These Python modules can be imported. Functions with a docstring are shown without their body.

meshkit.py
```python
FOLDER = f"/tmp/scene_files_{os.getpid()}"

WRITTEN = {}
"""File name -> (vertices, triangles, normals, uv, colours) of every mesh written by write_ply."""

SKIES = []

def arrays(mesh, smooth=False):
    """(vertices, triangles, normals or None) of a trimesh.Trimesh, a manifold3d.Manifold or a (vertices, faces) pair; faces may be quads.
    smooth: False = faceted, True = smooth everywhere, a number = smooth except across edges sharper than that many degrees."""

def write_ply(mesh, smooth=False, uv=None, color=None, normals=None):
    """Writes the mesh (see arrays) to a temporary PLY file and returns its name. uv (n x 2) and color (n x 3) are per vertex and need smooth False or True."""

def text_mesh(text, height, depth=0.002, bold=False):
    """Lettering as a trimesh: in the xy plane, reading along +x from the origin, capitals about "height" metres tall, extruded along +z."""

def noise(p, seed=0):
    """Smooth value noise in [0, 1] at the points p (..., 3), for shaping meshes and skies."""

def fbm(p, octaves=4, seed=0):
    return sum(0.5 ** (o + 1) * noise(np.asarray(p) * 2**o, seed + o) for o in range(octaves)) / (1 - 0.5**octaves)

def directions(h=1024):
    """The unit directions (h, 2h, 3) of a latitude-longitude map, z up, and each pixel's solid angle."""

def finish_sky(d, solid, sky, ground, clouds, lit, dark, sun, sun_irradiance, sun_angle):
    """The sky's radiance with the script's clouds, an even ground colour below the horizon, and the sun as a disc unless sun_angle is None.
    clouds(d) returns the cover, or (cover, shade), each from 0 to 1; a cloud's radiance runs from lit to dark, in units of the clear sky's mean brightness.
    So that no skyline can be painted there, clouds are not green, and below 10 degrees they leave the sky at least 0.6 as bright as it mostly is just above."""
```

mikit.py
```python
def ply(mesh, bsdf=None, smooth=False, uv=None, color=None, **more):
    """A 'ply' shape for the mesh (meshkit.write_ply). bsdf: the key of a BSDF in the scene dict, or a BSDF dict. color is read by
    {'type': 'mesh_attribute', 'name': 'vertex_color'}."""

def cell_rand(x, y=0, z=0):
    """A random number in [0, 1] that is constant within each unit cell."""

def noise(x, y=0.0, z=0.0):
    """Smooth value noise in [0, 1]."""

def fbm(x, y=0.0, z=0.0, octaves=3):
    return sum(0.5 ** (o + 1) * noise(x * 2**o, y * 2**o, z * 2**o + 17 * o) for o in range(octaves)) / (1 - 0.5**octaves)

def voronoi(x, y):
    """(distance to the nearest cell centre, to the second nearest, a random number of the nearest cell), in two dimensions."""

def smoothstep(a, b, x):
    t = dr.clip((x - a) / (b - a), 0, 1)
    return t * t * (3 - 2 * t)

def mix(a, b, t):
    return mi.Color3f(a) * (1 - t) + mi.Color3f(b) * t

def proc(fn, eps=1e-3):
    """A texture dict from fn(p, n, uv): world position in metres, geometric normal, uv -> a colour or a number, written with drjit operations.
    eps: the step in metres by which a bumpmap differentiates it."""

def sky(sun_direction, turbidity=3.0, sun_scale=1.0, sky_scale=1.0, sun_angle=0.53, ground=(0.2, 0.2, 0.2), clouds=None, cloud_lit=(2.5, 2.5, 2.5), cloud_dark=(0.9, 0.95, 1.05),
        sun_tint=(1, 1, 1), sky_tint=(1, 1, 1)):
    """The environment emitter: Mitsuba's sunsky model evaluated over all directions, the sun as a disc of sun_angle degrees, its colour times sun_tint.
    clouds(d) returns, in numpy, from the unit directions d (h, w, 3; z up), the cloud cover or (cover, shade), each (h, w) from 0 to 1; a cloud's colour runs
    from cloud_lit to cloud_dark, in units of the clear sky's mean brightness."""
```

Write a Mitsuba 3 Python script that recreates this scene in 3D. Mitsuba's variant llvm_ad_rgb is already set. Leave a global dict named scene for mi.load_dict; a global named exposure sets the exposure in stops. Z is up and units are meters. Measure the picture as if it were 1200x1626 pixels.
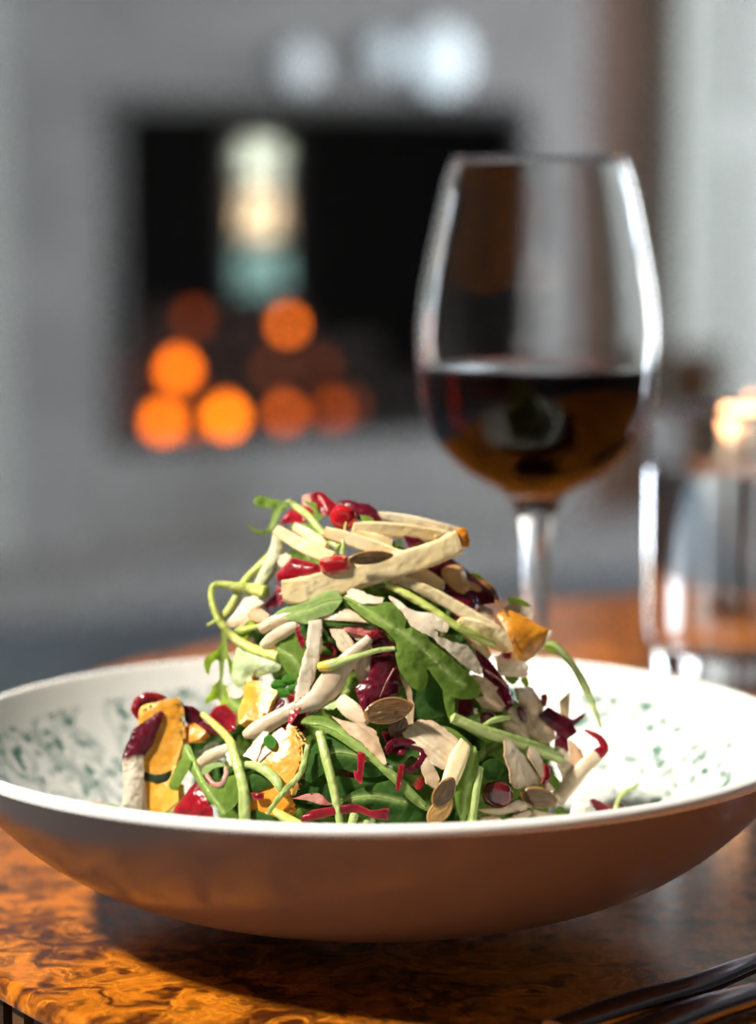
import math, json, random
import numpy as np, trimesh, shapely
import drjit as dr, mitsuba as mi
import mikit, meshkit
from mikit import proc, noise, fbm, voronoi, smoothstep, mix
from scipy.spatial import Delaunay
from scipy.interpolate import RBFInterpolator
T = mi.ScalarTransform4f

scene, labels = {}, {}
# ------------------------------------------------------------------ camera, light, exposure
exposure = 0.6
PITCH = math.radians(6.945)
EYE = np.array([0, -.8044, .2222])
AIM = EYE + np.array([0, math.cos(PITCH), -math.sin(PITCH)])
scene['camera'] = {'type': 'thinlens', 'fov': math.degrees(2 * math.atan(600 / 4250.)), 'fov_axis': 'x', 'aperture_radius': .0080, 'focus_distance': .752,
                   'near_clip': .05, 'far_clip': 60., 'to_world': T().look_at(origin=EYE.tolist(), target=AIM.tolist(), up=[0, 0, 1])}
SPOT = [860, 806, 712]          # the ceiling spotlight that lights the salad from the upper left
LEFTW = [.38, .36, .31]         # window of the left wall
REAR = [.26, .25, .225]          # the row of windows behind the camera
SIDE = [[8, 8.8, 10], [9.5, 9.4, 8.6], [9, 10.8, 13]]          # tall window on the right, sky behind it
DEEP = [4.6, 4.75, 4.9]          # big window on the right, beside the fireplace
FLOOR = -.74

# ------------------------------------------------------------------ materials
def rgb(*c): return {'type': 'rgb', 'value': list(c)}
VC = {'type': 'mesh_attribute', 'name': 'vertex_color'}
def mat(name, **k): scene[name] = {'type': 'twosided', 'b': {'type': 'principled', **k}}
def plain(name, c, rough=.5, **k): mat(name, base_color=rgb(*c), roughness=rough, **k)
def glow(c, weight=.03): return {'type': 'area', 'radiance': rgb(*c), 'sampling_weight': weight}

wetbump = proc(lambda p, n, uv: fbm(p.x * 520, p.y * 520, p.z * 520, 2), eps=2e-4)
scene['leaf_green'] = {'type': 'bumpmap', 'b': {'type': 'principledthin', 'base_color': VC, 'roughness': .25, 'diff_trans': .75, 'eta': 1.5}, 't': wetbump, 'scale': .00038}
scene['leaf_wet'] = {'type': 'bumpmap', 'b': {'type': 'twosided', 'b': {'type': 'principled', 'base_color': VC, 'roughness': .22, 'specular': .38}}, 't': wetbump, 'scale': .0006}
scene['flesh'] = {'type': 'bumpmap', 'b': {'type': 'twosided', 'b': {'type': 'principled', 'base_color': VC, 'roughness': .36, 'specular': .42, 'flatness': .6}}, 't': wetbump, 'scale': .00032}
scene['juicy'] = {'type': 'twosided', 'b': {'type': 'principled', 'base_color': VC, 'roughness': .07, 'specular': .6, 'clearcoat': .6, 'clearcoat_gloss': .95}}
scene['clear_glass'] = {'type': 'dielectric', 'int_ior': 1.5, 'ext_ior': 1.0}
scene['wine_in_glass'] = {'type': 'dielectric', 'int_ior': 1.345, 'ext_ior': 1.5}
scene['wine_in_air'] = {'type': 'dielectric', 'int_ior': 1.345, 'ext_ior': 1.0}
scene['wine_body'] = {'type': 'homogeneous', 'albedo': 0.0, 'sigma_t': rgb(.14, .86, .98), 'scale': 390.}
scene['water_in_glass'] = {'type': 'dielectric', 'int_ior': 1.33, 'ext_ior': 1.5}
scene['water_in_air'] = {'type': 'dielectric', 'int_ior': 1.33, 'ext_ior': 1.0}
scene['fire_glass'] = {'type': 'thindielectric', 'int_ior': 1.5}
scene['steel'] = {'type': 'twosided', 'b': {'type': 'roughconductor', 'material': 'Cr', 'alpha': .05, 'specular_reflectance': rgb(.42, .42, .44)}}
scene['brass'] = {'type': 'twosided', 'b': {'type': 'roughconductor', 'material': 'Cu', 'alpha': .2}}

def bowl_pattern(p, n, uv):
    x, y = p.x + .0014, p.y
    r = dr.sqrt(x * x + y * y)
    a = dr.atan2(y, x)
    u, v = a * 6.5, r * 74.0
    u += .55 * (fbm(x * 90, y * 90, 3.0, 3) - .5)
    v += .75 * (fbm(x * 90, y * 90, 9.0, 3) - .5)
    d1, d2, w = voronoi(u * 1.0, v * 1.0)
    ring = 1 - smoothstep(.035, .085, dr.abs(d1 - .30 - .10 * w))
    heart = 1 - smoothstep(.08, .17, d1)
    e1, e2, w2 = voronoi(u * 2.2 + v * 1.1 + 7.3, v * 2.4 - u * .9)
    leaf = (1 - smoothstep(.14, .30, e1)) * smoothstep(.18, .36, w2) * smoothstep(.28, .44, fbm(x * 55 + 3, y * 55, 2.0, 2))
    vine = 1 - smoothstep(.0, .07, dr.abs(fbm(x * 75, y * 75, 5.0, 2) - .5))
    m = dr.maximum(dr.maximum(ring * .28, heart * .9), dr.maximum(leaf, vine * .4))
    m *= smoothstep(.22, .46, fbm(x * 160, y * 160, 1.0, 2) + .12)
    m *= smoothstep(.034, .046, r) * (1 - smoothstep(.1235, .1265, r))
    return mix((.78, .77, .74), (.012, .125, .09), dr.clip(m * 1.45, 0, 1) * .94)
mat('glaze_inside', base_color=proc(bowl_pattern), roughness=.14, specular=.5)
plain('glaze_rim', (.82, .80, .765), .14)
plain('glaze_outside', (.25, .18, .15), .2, specular=.4)

def burl(p, n, uv):
    x, y, z = p.x * 46, p.y * 46, p.z * 46
    wx = fbm(x, y, z + 1.7, 4) - .5
    wy = fbm(x + 5.2, y + 1.3, z, 4) - .5
    f = fbm(x + 7 * wx, y + 7 * wy, z, 4) * .62 + .38 * fbm(x * 3 + 14 * wy, y * 3 + 14 * wx, z, 3)
    g = fbm(x * 2.3 + 9 * wy, y * 2.3 + 9 * wx, z + 4, 4)
    streak = 1 - smoothstep(0, .045, dr.abs(g - .5))
    grain = fbm(x * 9 + 20 * wx, y * 2 + 20 * wy, z, 2)
    c = mix((.050, .010, .0018), (.46, .128, .006), smoothstep(.26, .70, f))
    c = mix(c, (.68, .24, .018), streak * .65 * smoothstep(.25, .6, f))
    return c * (.72 + .5 * grain)
mat('burl_wood', base_color=proc(burl), roughness=.16, specular=.5, clearcoat=.5, clearcoat_gloss=.93)
def dark_oak(p, n, uv):
    g = fbm(p.x * 120, p.y * 120, p.z * 6, 3)
    return mix((.030, .012, .004), (.11, .048, .017), smoothstep(.3, .7, g))
mat('dark_wood', base_color=proc(dark_oak), roughness=.35)
def brown_oak(p, n, uv):
    g = fbm(p.x * 40, p.y * 40, p.z * 3, 3)
    return mix((.085, .036, .016), (.15, .066, .032), smoothstep(.3, .7, g))
mat('brown_wood', base_color=proc(brown_oak), roughness=.5)
def stone(p, n, uv):
    g = fbm(p.x * 5, p.y * 5, p.z * 5, 4)
    return mix((.30, .295, .30), (.37, .365, .37), smoothstep(.3, .7, g))
mat('stone_wall', base_color=proc(stone), roughness=.6)
def slate(p, n, uv):
    g = fbm(p.x * 4, p.y * 4, p.z * 4, 4)
    return mix((.095, .132, .165), (.145, .185, .225), smoothstep(.3, .7, g))
mat('slate_floor', base_color=proc(slate), roughness=.45)
plain('pale_paint', (.52, .545, .52), .5)
plain('warm_paint', (.16, .145, .13), .7)
plain('dark_paint', (.055, .055, .058), .7)
plain('soot', (.003, .0028, .0028), .9, specular=0.)
plain('black_metal', (.012, .012, .013), .35)
plain('white_frame', (.7, .7, .68), .5)
plain('wax', (.75, .66, .5), .5)
def charred(p, n, uv):
    return mix((.012, .010, .009), (.05, .042, .036), smoothstep(.35, .7, fbm(p.x * 50, p.y * 50, p.z * 50, 3)))
mat('charred_wood', base_color=proc(charred), roughness=.85)

# ------------------------------------------------------------------ shape helpers
def tag(key, label, cat=None, group=None, kind=None):
    labels[key] = {k: v for k, v in dict(label=label, category=cat, group=group, kind=kind).items() if v}
def add(key, mesh, m, smooth=30, **k): scene[key] = mikit.ply(mesh, m, smooth, **k)
def numbered(name):
    if not any(k == name or k.startswith(name + '__') for k in scene) and name not in labels: return name
    i = 1
    while any(k == f'{name}_{i:03d}' or k.startswith(f'{name}_{i:03d}__') for k in scene) or f'{name}_{i:03d}' in labels: i += 1
    return f'{name}_{i:03d}'
def box(x0, x1, y0, y1, z0, z1, bev=0):
    if bev <= 0:
        b = trimesh.creation.box([x1 - x0, y1 - y0, z1 - z0]); b.apply_translation([(x0 + x1) / 2, (y0 + y1) / 2, (z0 + z1) / 2]); return b
    pts = [[sx, sy, sz] for sx in (x0, x1) for sy in (y0, y1) for sz in (z0, z1)]
    out = []
    for x, y, z in pts:
        dx, dy, dz = (bev if x == x0 else -bev), (bev if y == y0 else -bev), (bev if z == z0 else -bev)
        out += [[x + dx, y + dy, z], [x + dx, y, z + dz], [x, y + dy, z + dz]]
    return trimesh.convex.convex_hull(np.array(out))
def lathe(profile, n=96):
    """revolves (r, z) points about z; closed where r is 0"""
    p = np.asarray(profile, float); a = np.arange(n) * 2 * np.pi / n
    v = np.stack([p[:, 0, None] * np.cos(a), p[:, 0, None] * np.sin(a), np.repeat(p[:, 1, None], n, 1)], -1).reshape(-1, 3)
    i, j = np.meshgrid(np.arange(len(p) - 1), np.arange(n), indexing='ij')
    q = np.stack([i * n + j, i * n + (j + 1) % n, (i + 1) * n + (j + 1) % n, (i + 1) * n + j], -1).reshape(-1, 4)
    m = trimesh.Trimesh(v, np.vstack([q[:, [0, 1, 2]], q[:, [0, 2, 3]]]), process=False)
    m.merge_vertices(); m.update_faces(m.nondegenerate_faces()); m.remove_unreferenced_vertices()
    if m.is_watertight and m.volume < 0: m.invert()
    return m
def spline(p, n):
    """n points along a Catmull-Rom curve through the rows of p (any number of columns)"""
    p = np.asarray(p, float)
    if len(p) == 2: return p[0] + (p[1] - p[0]) * np.linspace(0, 1, n)[:, None]
    q = np.vstack([2 * p[0] - p[1], p, 2 * p[-1] - p[-2]])
    t = np.linspace(0, len(p) - 1 - 1e-9, n); i = t.astype(int); f = (t - i)[:, None]
    a, b, c, d = q[i], q[i + 1], q[i + 2], q[i + 3]
    return .5 * (2 * b + (c - a) * f + (2 * a - 5 * b + 4 * c - d) * f ** 2 + (3 * b - a - 3 * c + d) * f ** 3)
def smooth_loop(p, k):
    q = np.vstack([p[-1], p, p[0], p[1]]); out = []
    for i in range(len(p)):
        a, b, c, d = q[i], q[i + 1], q[i + 2], q[i + 3]
        for f in np.arange(k) / k:
            out.append(.5 * (2 * b + (c - a) * f + (2 * a - 5 * b + 4 * c - d) * f ** 2 + (3 * b - a - 3 * c + d) * f ** 3))
    return np.array(out)
def seg_dist(q, line):
    d = np.full(len(q), 1e9)
    for a, b in zip(line[:-1], line[1:]):
        ab = b - a; t = np.clip(((q - a) @ ab) / max(ab @ ab, 1e-9), 0, 1)
        d = np.minimum(d, np.linalg.norm(q - a - t[:, None] * ab, axis=1))
    return d
def nz(p, f, seed=0, o=3): return meshkit.fbm(np.asarray(p) * f + 50.0, o, seed) - .5

# ------------------------------------------------------------------ colours of the salad's pieces (linear; per vertex)
def lerp(a, b, t):
    a, b = np.atleast_2d(np.asarray(a, float)), np.atleast_2d(np.asarray(b, float)); t = np.clip(t, 0, 1)[:, None]
    return a * (1 - t) + b * t
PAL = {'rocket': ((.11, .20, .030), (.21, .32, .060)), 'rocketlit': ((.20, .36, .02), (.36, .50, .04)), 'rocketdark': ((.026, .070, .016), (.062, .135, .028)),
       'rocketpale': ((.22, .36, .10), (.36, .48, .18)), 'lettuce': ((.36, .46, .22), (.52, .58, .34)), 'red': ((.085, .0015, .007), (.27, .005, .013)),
       'darkred': ((.035, .002, .007), (.11, .004, .014)), 'pink': ((.34, .04, .05), (.62, .38, .30)), 'white': ((.62, .47, .30), (.82, .70, .51)),
       'tan': ((.46, .32, .19), (.68, .53, .36)), 'cream': ((.60, .47, .31), (.74, .63, .46)), 'whiterough': ((.60, .49, .35), (.80, .71, .56)),
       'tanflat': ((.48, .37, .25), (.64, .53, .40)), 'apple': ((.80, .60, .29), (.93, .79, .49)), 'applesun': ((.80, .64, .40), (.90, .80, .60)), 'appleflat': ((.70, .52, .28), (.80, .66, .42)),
       'palegreen': ((.56, .58, .30), (.76, .74, .52)), 'stem': ((.30, .42, .10), (.44, .52, .18)), 'stemy': ((.42, .50, .08), (.58, .62, .16)), 'squash': ((.66, .24, .010), (.82, .42, .05)),
       'squashdark': ((.46, .15, .012), (.62, .25, .02)), 'squashorange': ((.78, .24, .02), (.85, .38, .03)), 'almond': ((.50, .26, .09), (.66, .42, .20)), 'nutflat': ((.62, .36, .20), (.74, .50, .32)),
       'brown': ((.16, .06, .02), (.34, .17, .06)), 'herb': ((.03, .12, .02), (.09, .24, .03)), 'rind': ((.012, .022, .012), (.035, .05, .02)), 'redwhite': ((.05, .003, .009), (.13, .006, .018)),
       'whitetan': ((.50, .36, .22), (.70, .59, .46)), 'seed': ((.040, .021, .008), (.135, .072, .028)), 'seedtan': ((.38, .19, .05), (.52, .30, .10)), 'aril': ((.30, .003, .008), (.50, .010, .016)),
       'arildark': ((.030, .002, .005), (.11, .004, .008)), 'nut': ((.45, .25, .08), (.62, .40, .16)), 'cheese': ((.80, .74, .60), (.88, .84, .74)), 'stemtip': ((.30, .42, .10), (.44, .52, .18)), 'midrib': ((.20, .34, .06), (.32, .44, .12))}
GREEN = {'rocket', 'rocketlit', 'rocketdark', 'rocketpale', 'herb'}
WET = {'red', 'darkred', 'pink', 'redwhite', 'lettuce', 'brown', 'rind', 'stem', 'stemy', 'stemtip', 'palegreen', 'midrib'}
def tint(style, p, seed):
    a, b = PAL[style]
    return lerp(a, b, .5 + 1.6 * nz(p, .16, seed) + .8 * nz(p, .9, seed + 3))
def bsdf_of(style): return 'leaf_green' if style in GREEN else 'leaf_wet' if style in WET else 'flesh'

def patch(o, t, style, bulge, wav, jag, smooth, rib=None, seed=0):
    """a leaf, shred, slice or shaving of thickness t inside the 3-D outline o (mm): its own surface follows the outline and bulges between"""
    o = np.asarray(o, float); rng = np.random.default_rng(seed)
    if style in GREEN or style in ('lettuce', 'almond', 'brown'): b = smooth_loop(o, 4)
    else: b = np.vstack([o[i] + (o[(i + 1) % len(o)] - o[i]) * np.linspace(0, 1, 5)[:-1, None] for i in range(len(o))])
    c = o.mean(0); U, S, V = np.linalg.svd(o - c); e1, e2, n = V
    if n[1] > 0: n = -n
    q = np.stack([(b - c) @ e1, (b - c) @ e2], 1); h = (b - c) @ n
    size = math.sqrt(max(shapely.Polygon(q).buffer(0).area, 1))
    if jag:
        ctr = q.mean(0); d = q - ctr
        q = q + d / (np.linalg.norm(d, axis=1, keepdims=True) + 1e-6) * ((rng.random(len(q)) - .6) * jag * 3.0)[:, None]
    poly = shapely.Polygon(q).buffer(0)
    if poly.geom_type != 'Polygon': poly = max(poly.geoms, key=lambda g: g.area)
    step = min(max(size / 22, .45), 1.5)
    ring = np.array(poly.exterior.coords)[:-1]
    L = poly.exterior.length; m = max(int(L / step), 24)
    ring = np.array([poly.exterior.interpolate(i / m, normalized=True).coords[0] for i in range(m)])
    x0, y0, x1, y1 = poly.bounds
    gx, gy = np.meshgrid(np.arange(x0, x1, step), np.arange(y0, y1, step * .87)); gx = gx + (np.arange(len(gx)) % 2)[:, None] * step / 2
    g = np.stack([gx.ravel(), gy.ravel()], 1) + (rng.random((gx.size, 2)) - .5) * step * .2
    inner = poly.buffer(-step * .55)
    g = g[shapely.contains_xy(inner, g[:, 0], g[:, 1])] if not inner.is_empty else g[:0]
    pts = np.vstack([ring, g]); tri = Delaunay(pts).simplices
    cen = pts[tri].mean(1); tri = tri[shapely.contains_xy(poly.buffer(1e-4), cen[:, 0], cen[:, 1])]
    a, bb, cc = pts[tri[:, 0]], pts[tri[:, 1]], pts[tri[:, 2]]
    sgn = (bb[:, 0] - a[:, 0]) * (cc[:, 1] - a[:, 1]) - (bb[:, 1] - a[:, 1]) * (cc[:, 0] - a[:, 0])
    if np.dot(np.cross(e1, e2), n) < 0: sgn = -sgn
    tri[sgn < 0] = tri[sgn < 0][:, ::-1]
    used = np.unique(tri); remap = -np.ones(len(pts), int); remap[used] = np.arange(len(used)); pts, tri = pts[used], remap[tri]
    z = RBFInterpolator(q + rng.random(q.shape) * 1e-3, h, kernel='thin_plate_spline', smoothing=.5, neighbors=min(40, len(q)))(pts)
    de = seg_dist(pts, np.vstack([ring, ring[:1]])); inrad = max(de.max(), .3)
    dome = 1 - (1 - np.clip(de / inrad, 0, 1)) ** 2
    p3 = np.stack([pts[:, 0], pts[:, 1], np.full(len(pts), seed * 3.7)], 1)
    dr_ = None
    if style in ('white', 'tan', 'cream', 'tanflat', 'whiterough'): bulge = bulge * .35; wav = wav * 1.8; z = z - .012 * pts[:, 1] ** 2 + .25 * nz(np.stack([pts[:, 0] * .1, pts[:, 1], pts[:, 0] * 0 + seed], 1), .9, seed, 2)
    z = z + bulge * inrad * dome + wav * 2.0 * nz(p3, .16, seed, 2) + wav * .35 * nz(p3, .7, seed, 2)
    if rib is not None:
        r3 = spline(rib, 24); r2 = np.stack([(r3 - c) @ e1, (r3 - c) @ e2], 1)
        dr_ = seg_dist(pts, r2)
        if style in GREEN: z = z - .35 * np.exp(-(dr_ / 1.2) ** 2) + .25 * np.sin(dr_ * 1.1)
    v = c + pts[:, :1] * e1 + pts[:, 1:] * e2 + z[:, None] * n
    col = tint(style, p3, seed)
    edge = np.exp(-(de / .55))
    if style in GREEN:
        if dr_ is not None:
            col = lerp(col, (.45, .56, .20), np.exp(-(dr_ / .75) ** 2) * .8)
            r3d = spline(rib, 24); ax = r3d[-1] - r3d[0]; ax /= np.linalg.norm(ax) + 1e-9
            s = (v - r3d[0]) @ ax + dr_ * .8
            vein = np.exp(-((((s / 4.2) % 1) - .5) / .07) ** 2) * (dr_ > .5)
            col = lerp(col, col * 1.5 + .015, vein * .55)
        col = lerp(col, np.array(PAL[style][1]) * 1.25, edge * .4)
    elif style in ('white', 'tan', 'lettuce'):
        fib = nz(np.stack([pts[:, 0] * .10, pts[:, 1] * 1.3, np.full(len(pts), seed * 2.3)], 1), 1.0, seed + 4, 3)
        col = col * (1 + .9 * fib)[:, None]; col = lerp(col, (.50, .30, .17) if style != 'lettuce' else (.30, .42, .12), np.clip(edge * .5 + 1.5 * nz(p3, .25, seed + 6), 0, .6))
    elif style in ('red', 'darkred', 'pink'):
        col = lerp(col, (.50, .10, .10) if style != 'darkred' else (.22, .015, .03), np.exp(-de / .18) * .35)
    elif style == 'redwhite':
        zz = (v[:, 2] - v[:, 2].min()) / np.ptp(v[:, 2]); col = lerp((.74, .64, .50), col, (zz + .12 * nz(p3, .3, seed) - .50) / .06)
    elif style in ('cream', 'tanflat', 'appleflat', 'nutflat', 'almond'):
        col = lerp(col, np.array(PAL[style][0]) * (.62, .48, .36), edge * .7)
    elif style == 'squash':
        col = lerp(col, (.84, .58, .20), np.clip(.4 * edge + 1.0 * nz(p3, .5, seed + 5), 0, .8))
    elif style == 'squashdark':
        col = lerp(col, (.16, .04, .004), np.clip(2 * nz(p3, .3, seed + 5), 0, .7))
    elif style == 'whiterough':
        col = lerp(col, (.58, .43, .28), np.clip(1.6 * nz(p3, .45, seed + 5), 0, .5))
    f = tri
    mesh = trimesh.Trimesh(v, f, process=False)
    if style in GREEN: return mesh, col
    vn = np.array(mesh.vertex_normals); fr, bk = v + vn * t / 2, v - vn * t / 2
    e = np.sort(np.vstack([f[:, [0, 1]], f[:, [1, 2]], f[:, [2, 0]]]), axis=1); de_ = np.vstack([f[:, [0, 1]], f[:, [1, 2]], f[:, [2, 0]]])
    _, inv, cnt = np.unique(e, axis=0, return_inverse=True, return_counts=True)
    rim = de_[cnt[inv.ravel()] == 1]; N = len(v); k = len(rim)
    rv = np.vstack([fr[rim[:, 0]], fr[rim[:, 1]], bk[rim[:, 1]], bk[rim[:, 0]]]); i = np.arange(k)
    rf = np.vstack([np.stack([i, i + 2 * k, i + k], 1), np.stack([i, i + 3 * k, i + 2 * k], 1)]) + 2 * N
    rc = np.vstack([col[rim[:, 0]], col[rim[:, 1]], col[rim[:, 1]], col[rim[:, 0]]])
    if style == 'squash': rc = lerp(rc, (.78, .42, .06), np.full(len(rc), .7))
    return trimesh.Trimesh(np.vstack([fr, bk, rv]), np.vstack([f, f[:, ::-1] + N, rf]), process=False), np.vstack([col, col, rc])

def rod(o, hw, dr_=.8, sec=2, style='stem', jag=0, seed=0, taper=True):
    """a stalk, rib or cut stick along the 3-D points o (mm) with half widths hw; sec 2 = round, higher = square with rounded edges"""
    o, hw = np.asarray(o, float), np.asarray(hw, float); rng = np.random.default_rng(seed)
    L = np.linalg.norm(np.diff(o, axis=0), axis=1).sum(); n = int(np.clip(L / .9, 8, 70)); m = 14 if sec <= 3 else 20
    c = spline(np.hstack([o, hw[:, None]]), n); p, w = c[:, :3], np.maximum(c[:, 3], .12)
    t = np.gradient(p, axis=0); t /= np.linalg.norm(t, axis=1, keepdims=True)
    view = np.array([0, -1, .12]); s = np.cross(t, view); ln = np.linalg.norm(s, axis=1, keepdims=True); s = np.where(ln > .15, s / np.maximum(ln, 1e-6), [1, 0, 0])
    for i in range(1, n):
        if s[i] @ s[i - 1] < 0: s[i] = -s[i]
    f = np.cross(s, t); f /= np.linalg.norm(f, axis=1, keepdims=True)
    a = (np.arange(m) + .5) * 2 * np.pi / m; ca, sa = np.cos(a), np.sin(a)
    cx, cy = np.sign(ca) * abs(ca) ** (2 / sec), np.sign(sa) * abs(sa) ** (2 / sec)
    u = np.linspace(0, 1, n)
    wob = 1 + .10 * np.stack([nz(np.stack([u * L * .25, np.full(n, k * .9), np.full(n, seed)], 1), 1.0, seed) for k in range(m)], 1) * 2
    if jag: wob = wob + jag * (rng.random((n, m)) - .5)
    V = p[:, None] + s[:, None] * (w[:, None] * cx * wob)[..., None] + f[:, None] * (w[:, None] * dr_ * cy * wob)[..., None]
    if sec > 3:      # cut ends, sliced at a slant
        sl = .5 * w.mean() * (rng.random(2) - .5)
        V[0] += t[0] * (cx * sl[0])[:, None]; V[-1] += t[-1] * (cx * sl[1])[:, None]
    v = V.reshape(-1, 3); i, j = np.meshgrid(np.arange(n - 1), np.arange(m), indexing='ij')
    q = np.stack([i * m + j, i * m + (j + 1) % m, (i + 1) * m + (j + 1) % m, (i + 1) * m + j], -1).reshape(-1, 4)
    F = np.vstack([q[:, [0, 1, 2]], q[:, [0, 2, 3]]])
    p3 = v.copy(); col = tint(style, p3, seed)
    uu = np.repeat(u, m); cxx, cyy = np.tile(cx, n), np.tile(cy, n)
    if style in ('stem', 'stemy', 'stemtip'):
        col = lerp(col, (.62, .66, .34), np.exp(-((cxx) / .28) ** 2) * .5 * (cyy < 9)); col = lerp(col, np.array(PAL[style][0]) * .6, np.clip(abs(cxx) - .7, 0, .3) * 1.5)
        if style == 'stemtip': col = lerp((.80, .55, .08), col, (uu - .10) / .10)
    elif style in ('apple', 'applesun'):
        col = lerp(col, (.62, .33, .09), np.clip((cxx > .88) * .35 * (1 + 3 * nz(p3, .5, seed)), 0, .6)); end = np.minimum(uu, 1 - uu) * L; col = lerp(col, (.62, .34, .10), np.exp(-end / .6) * .45)
    elif style in ('white', 'whitetan'):
        col = lerp(col, (.60, .38, .24), np.clip(2.2 * nz(p3, .22, seed + 9), 0, .55))
    ends = []
    for row, fl in ((0, True), (n - 1, False)):
        k = len(v) + sum(len(x[0]) for x in ends); ring = V[row]; cen = ring.mean(0)[None] + (t[row] * w[row] * (.5 if sec <= 3 else .08)) * (-1 if fl else 1)
        ids = np.arange(m) + k; tri = np.stack([ids, np.roll(ids, -1), np.full(m, k + m)], 1); tri = tri[:, ::-1] if fl else tri
        ends.append((np.vstack([ring, cen]), tri, np.vstack([col[row * m:(row + 1) * m], col[row * m:(row + 1) * m].mean(0)])))
    v = np.vstack([v] + [x[0] for x in ends]); F = np.vstack([F] + [x[1] for x in ends]); col = np.vstack([col] + [x[2] for x in ends])
    mesh = trimesh.Trimesh(v, F, process=False)
    if mesh.volume < 0: mesh.invert()
    return mesh, col

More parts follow.
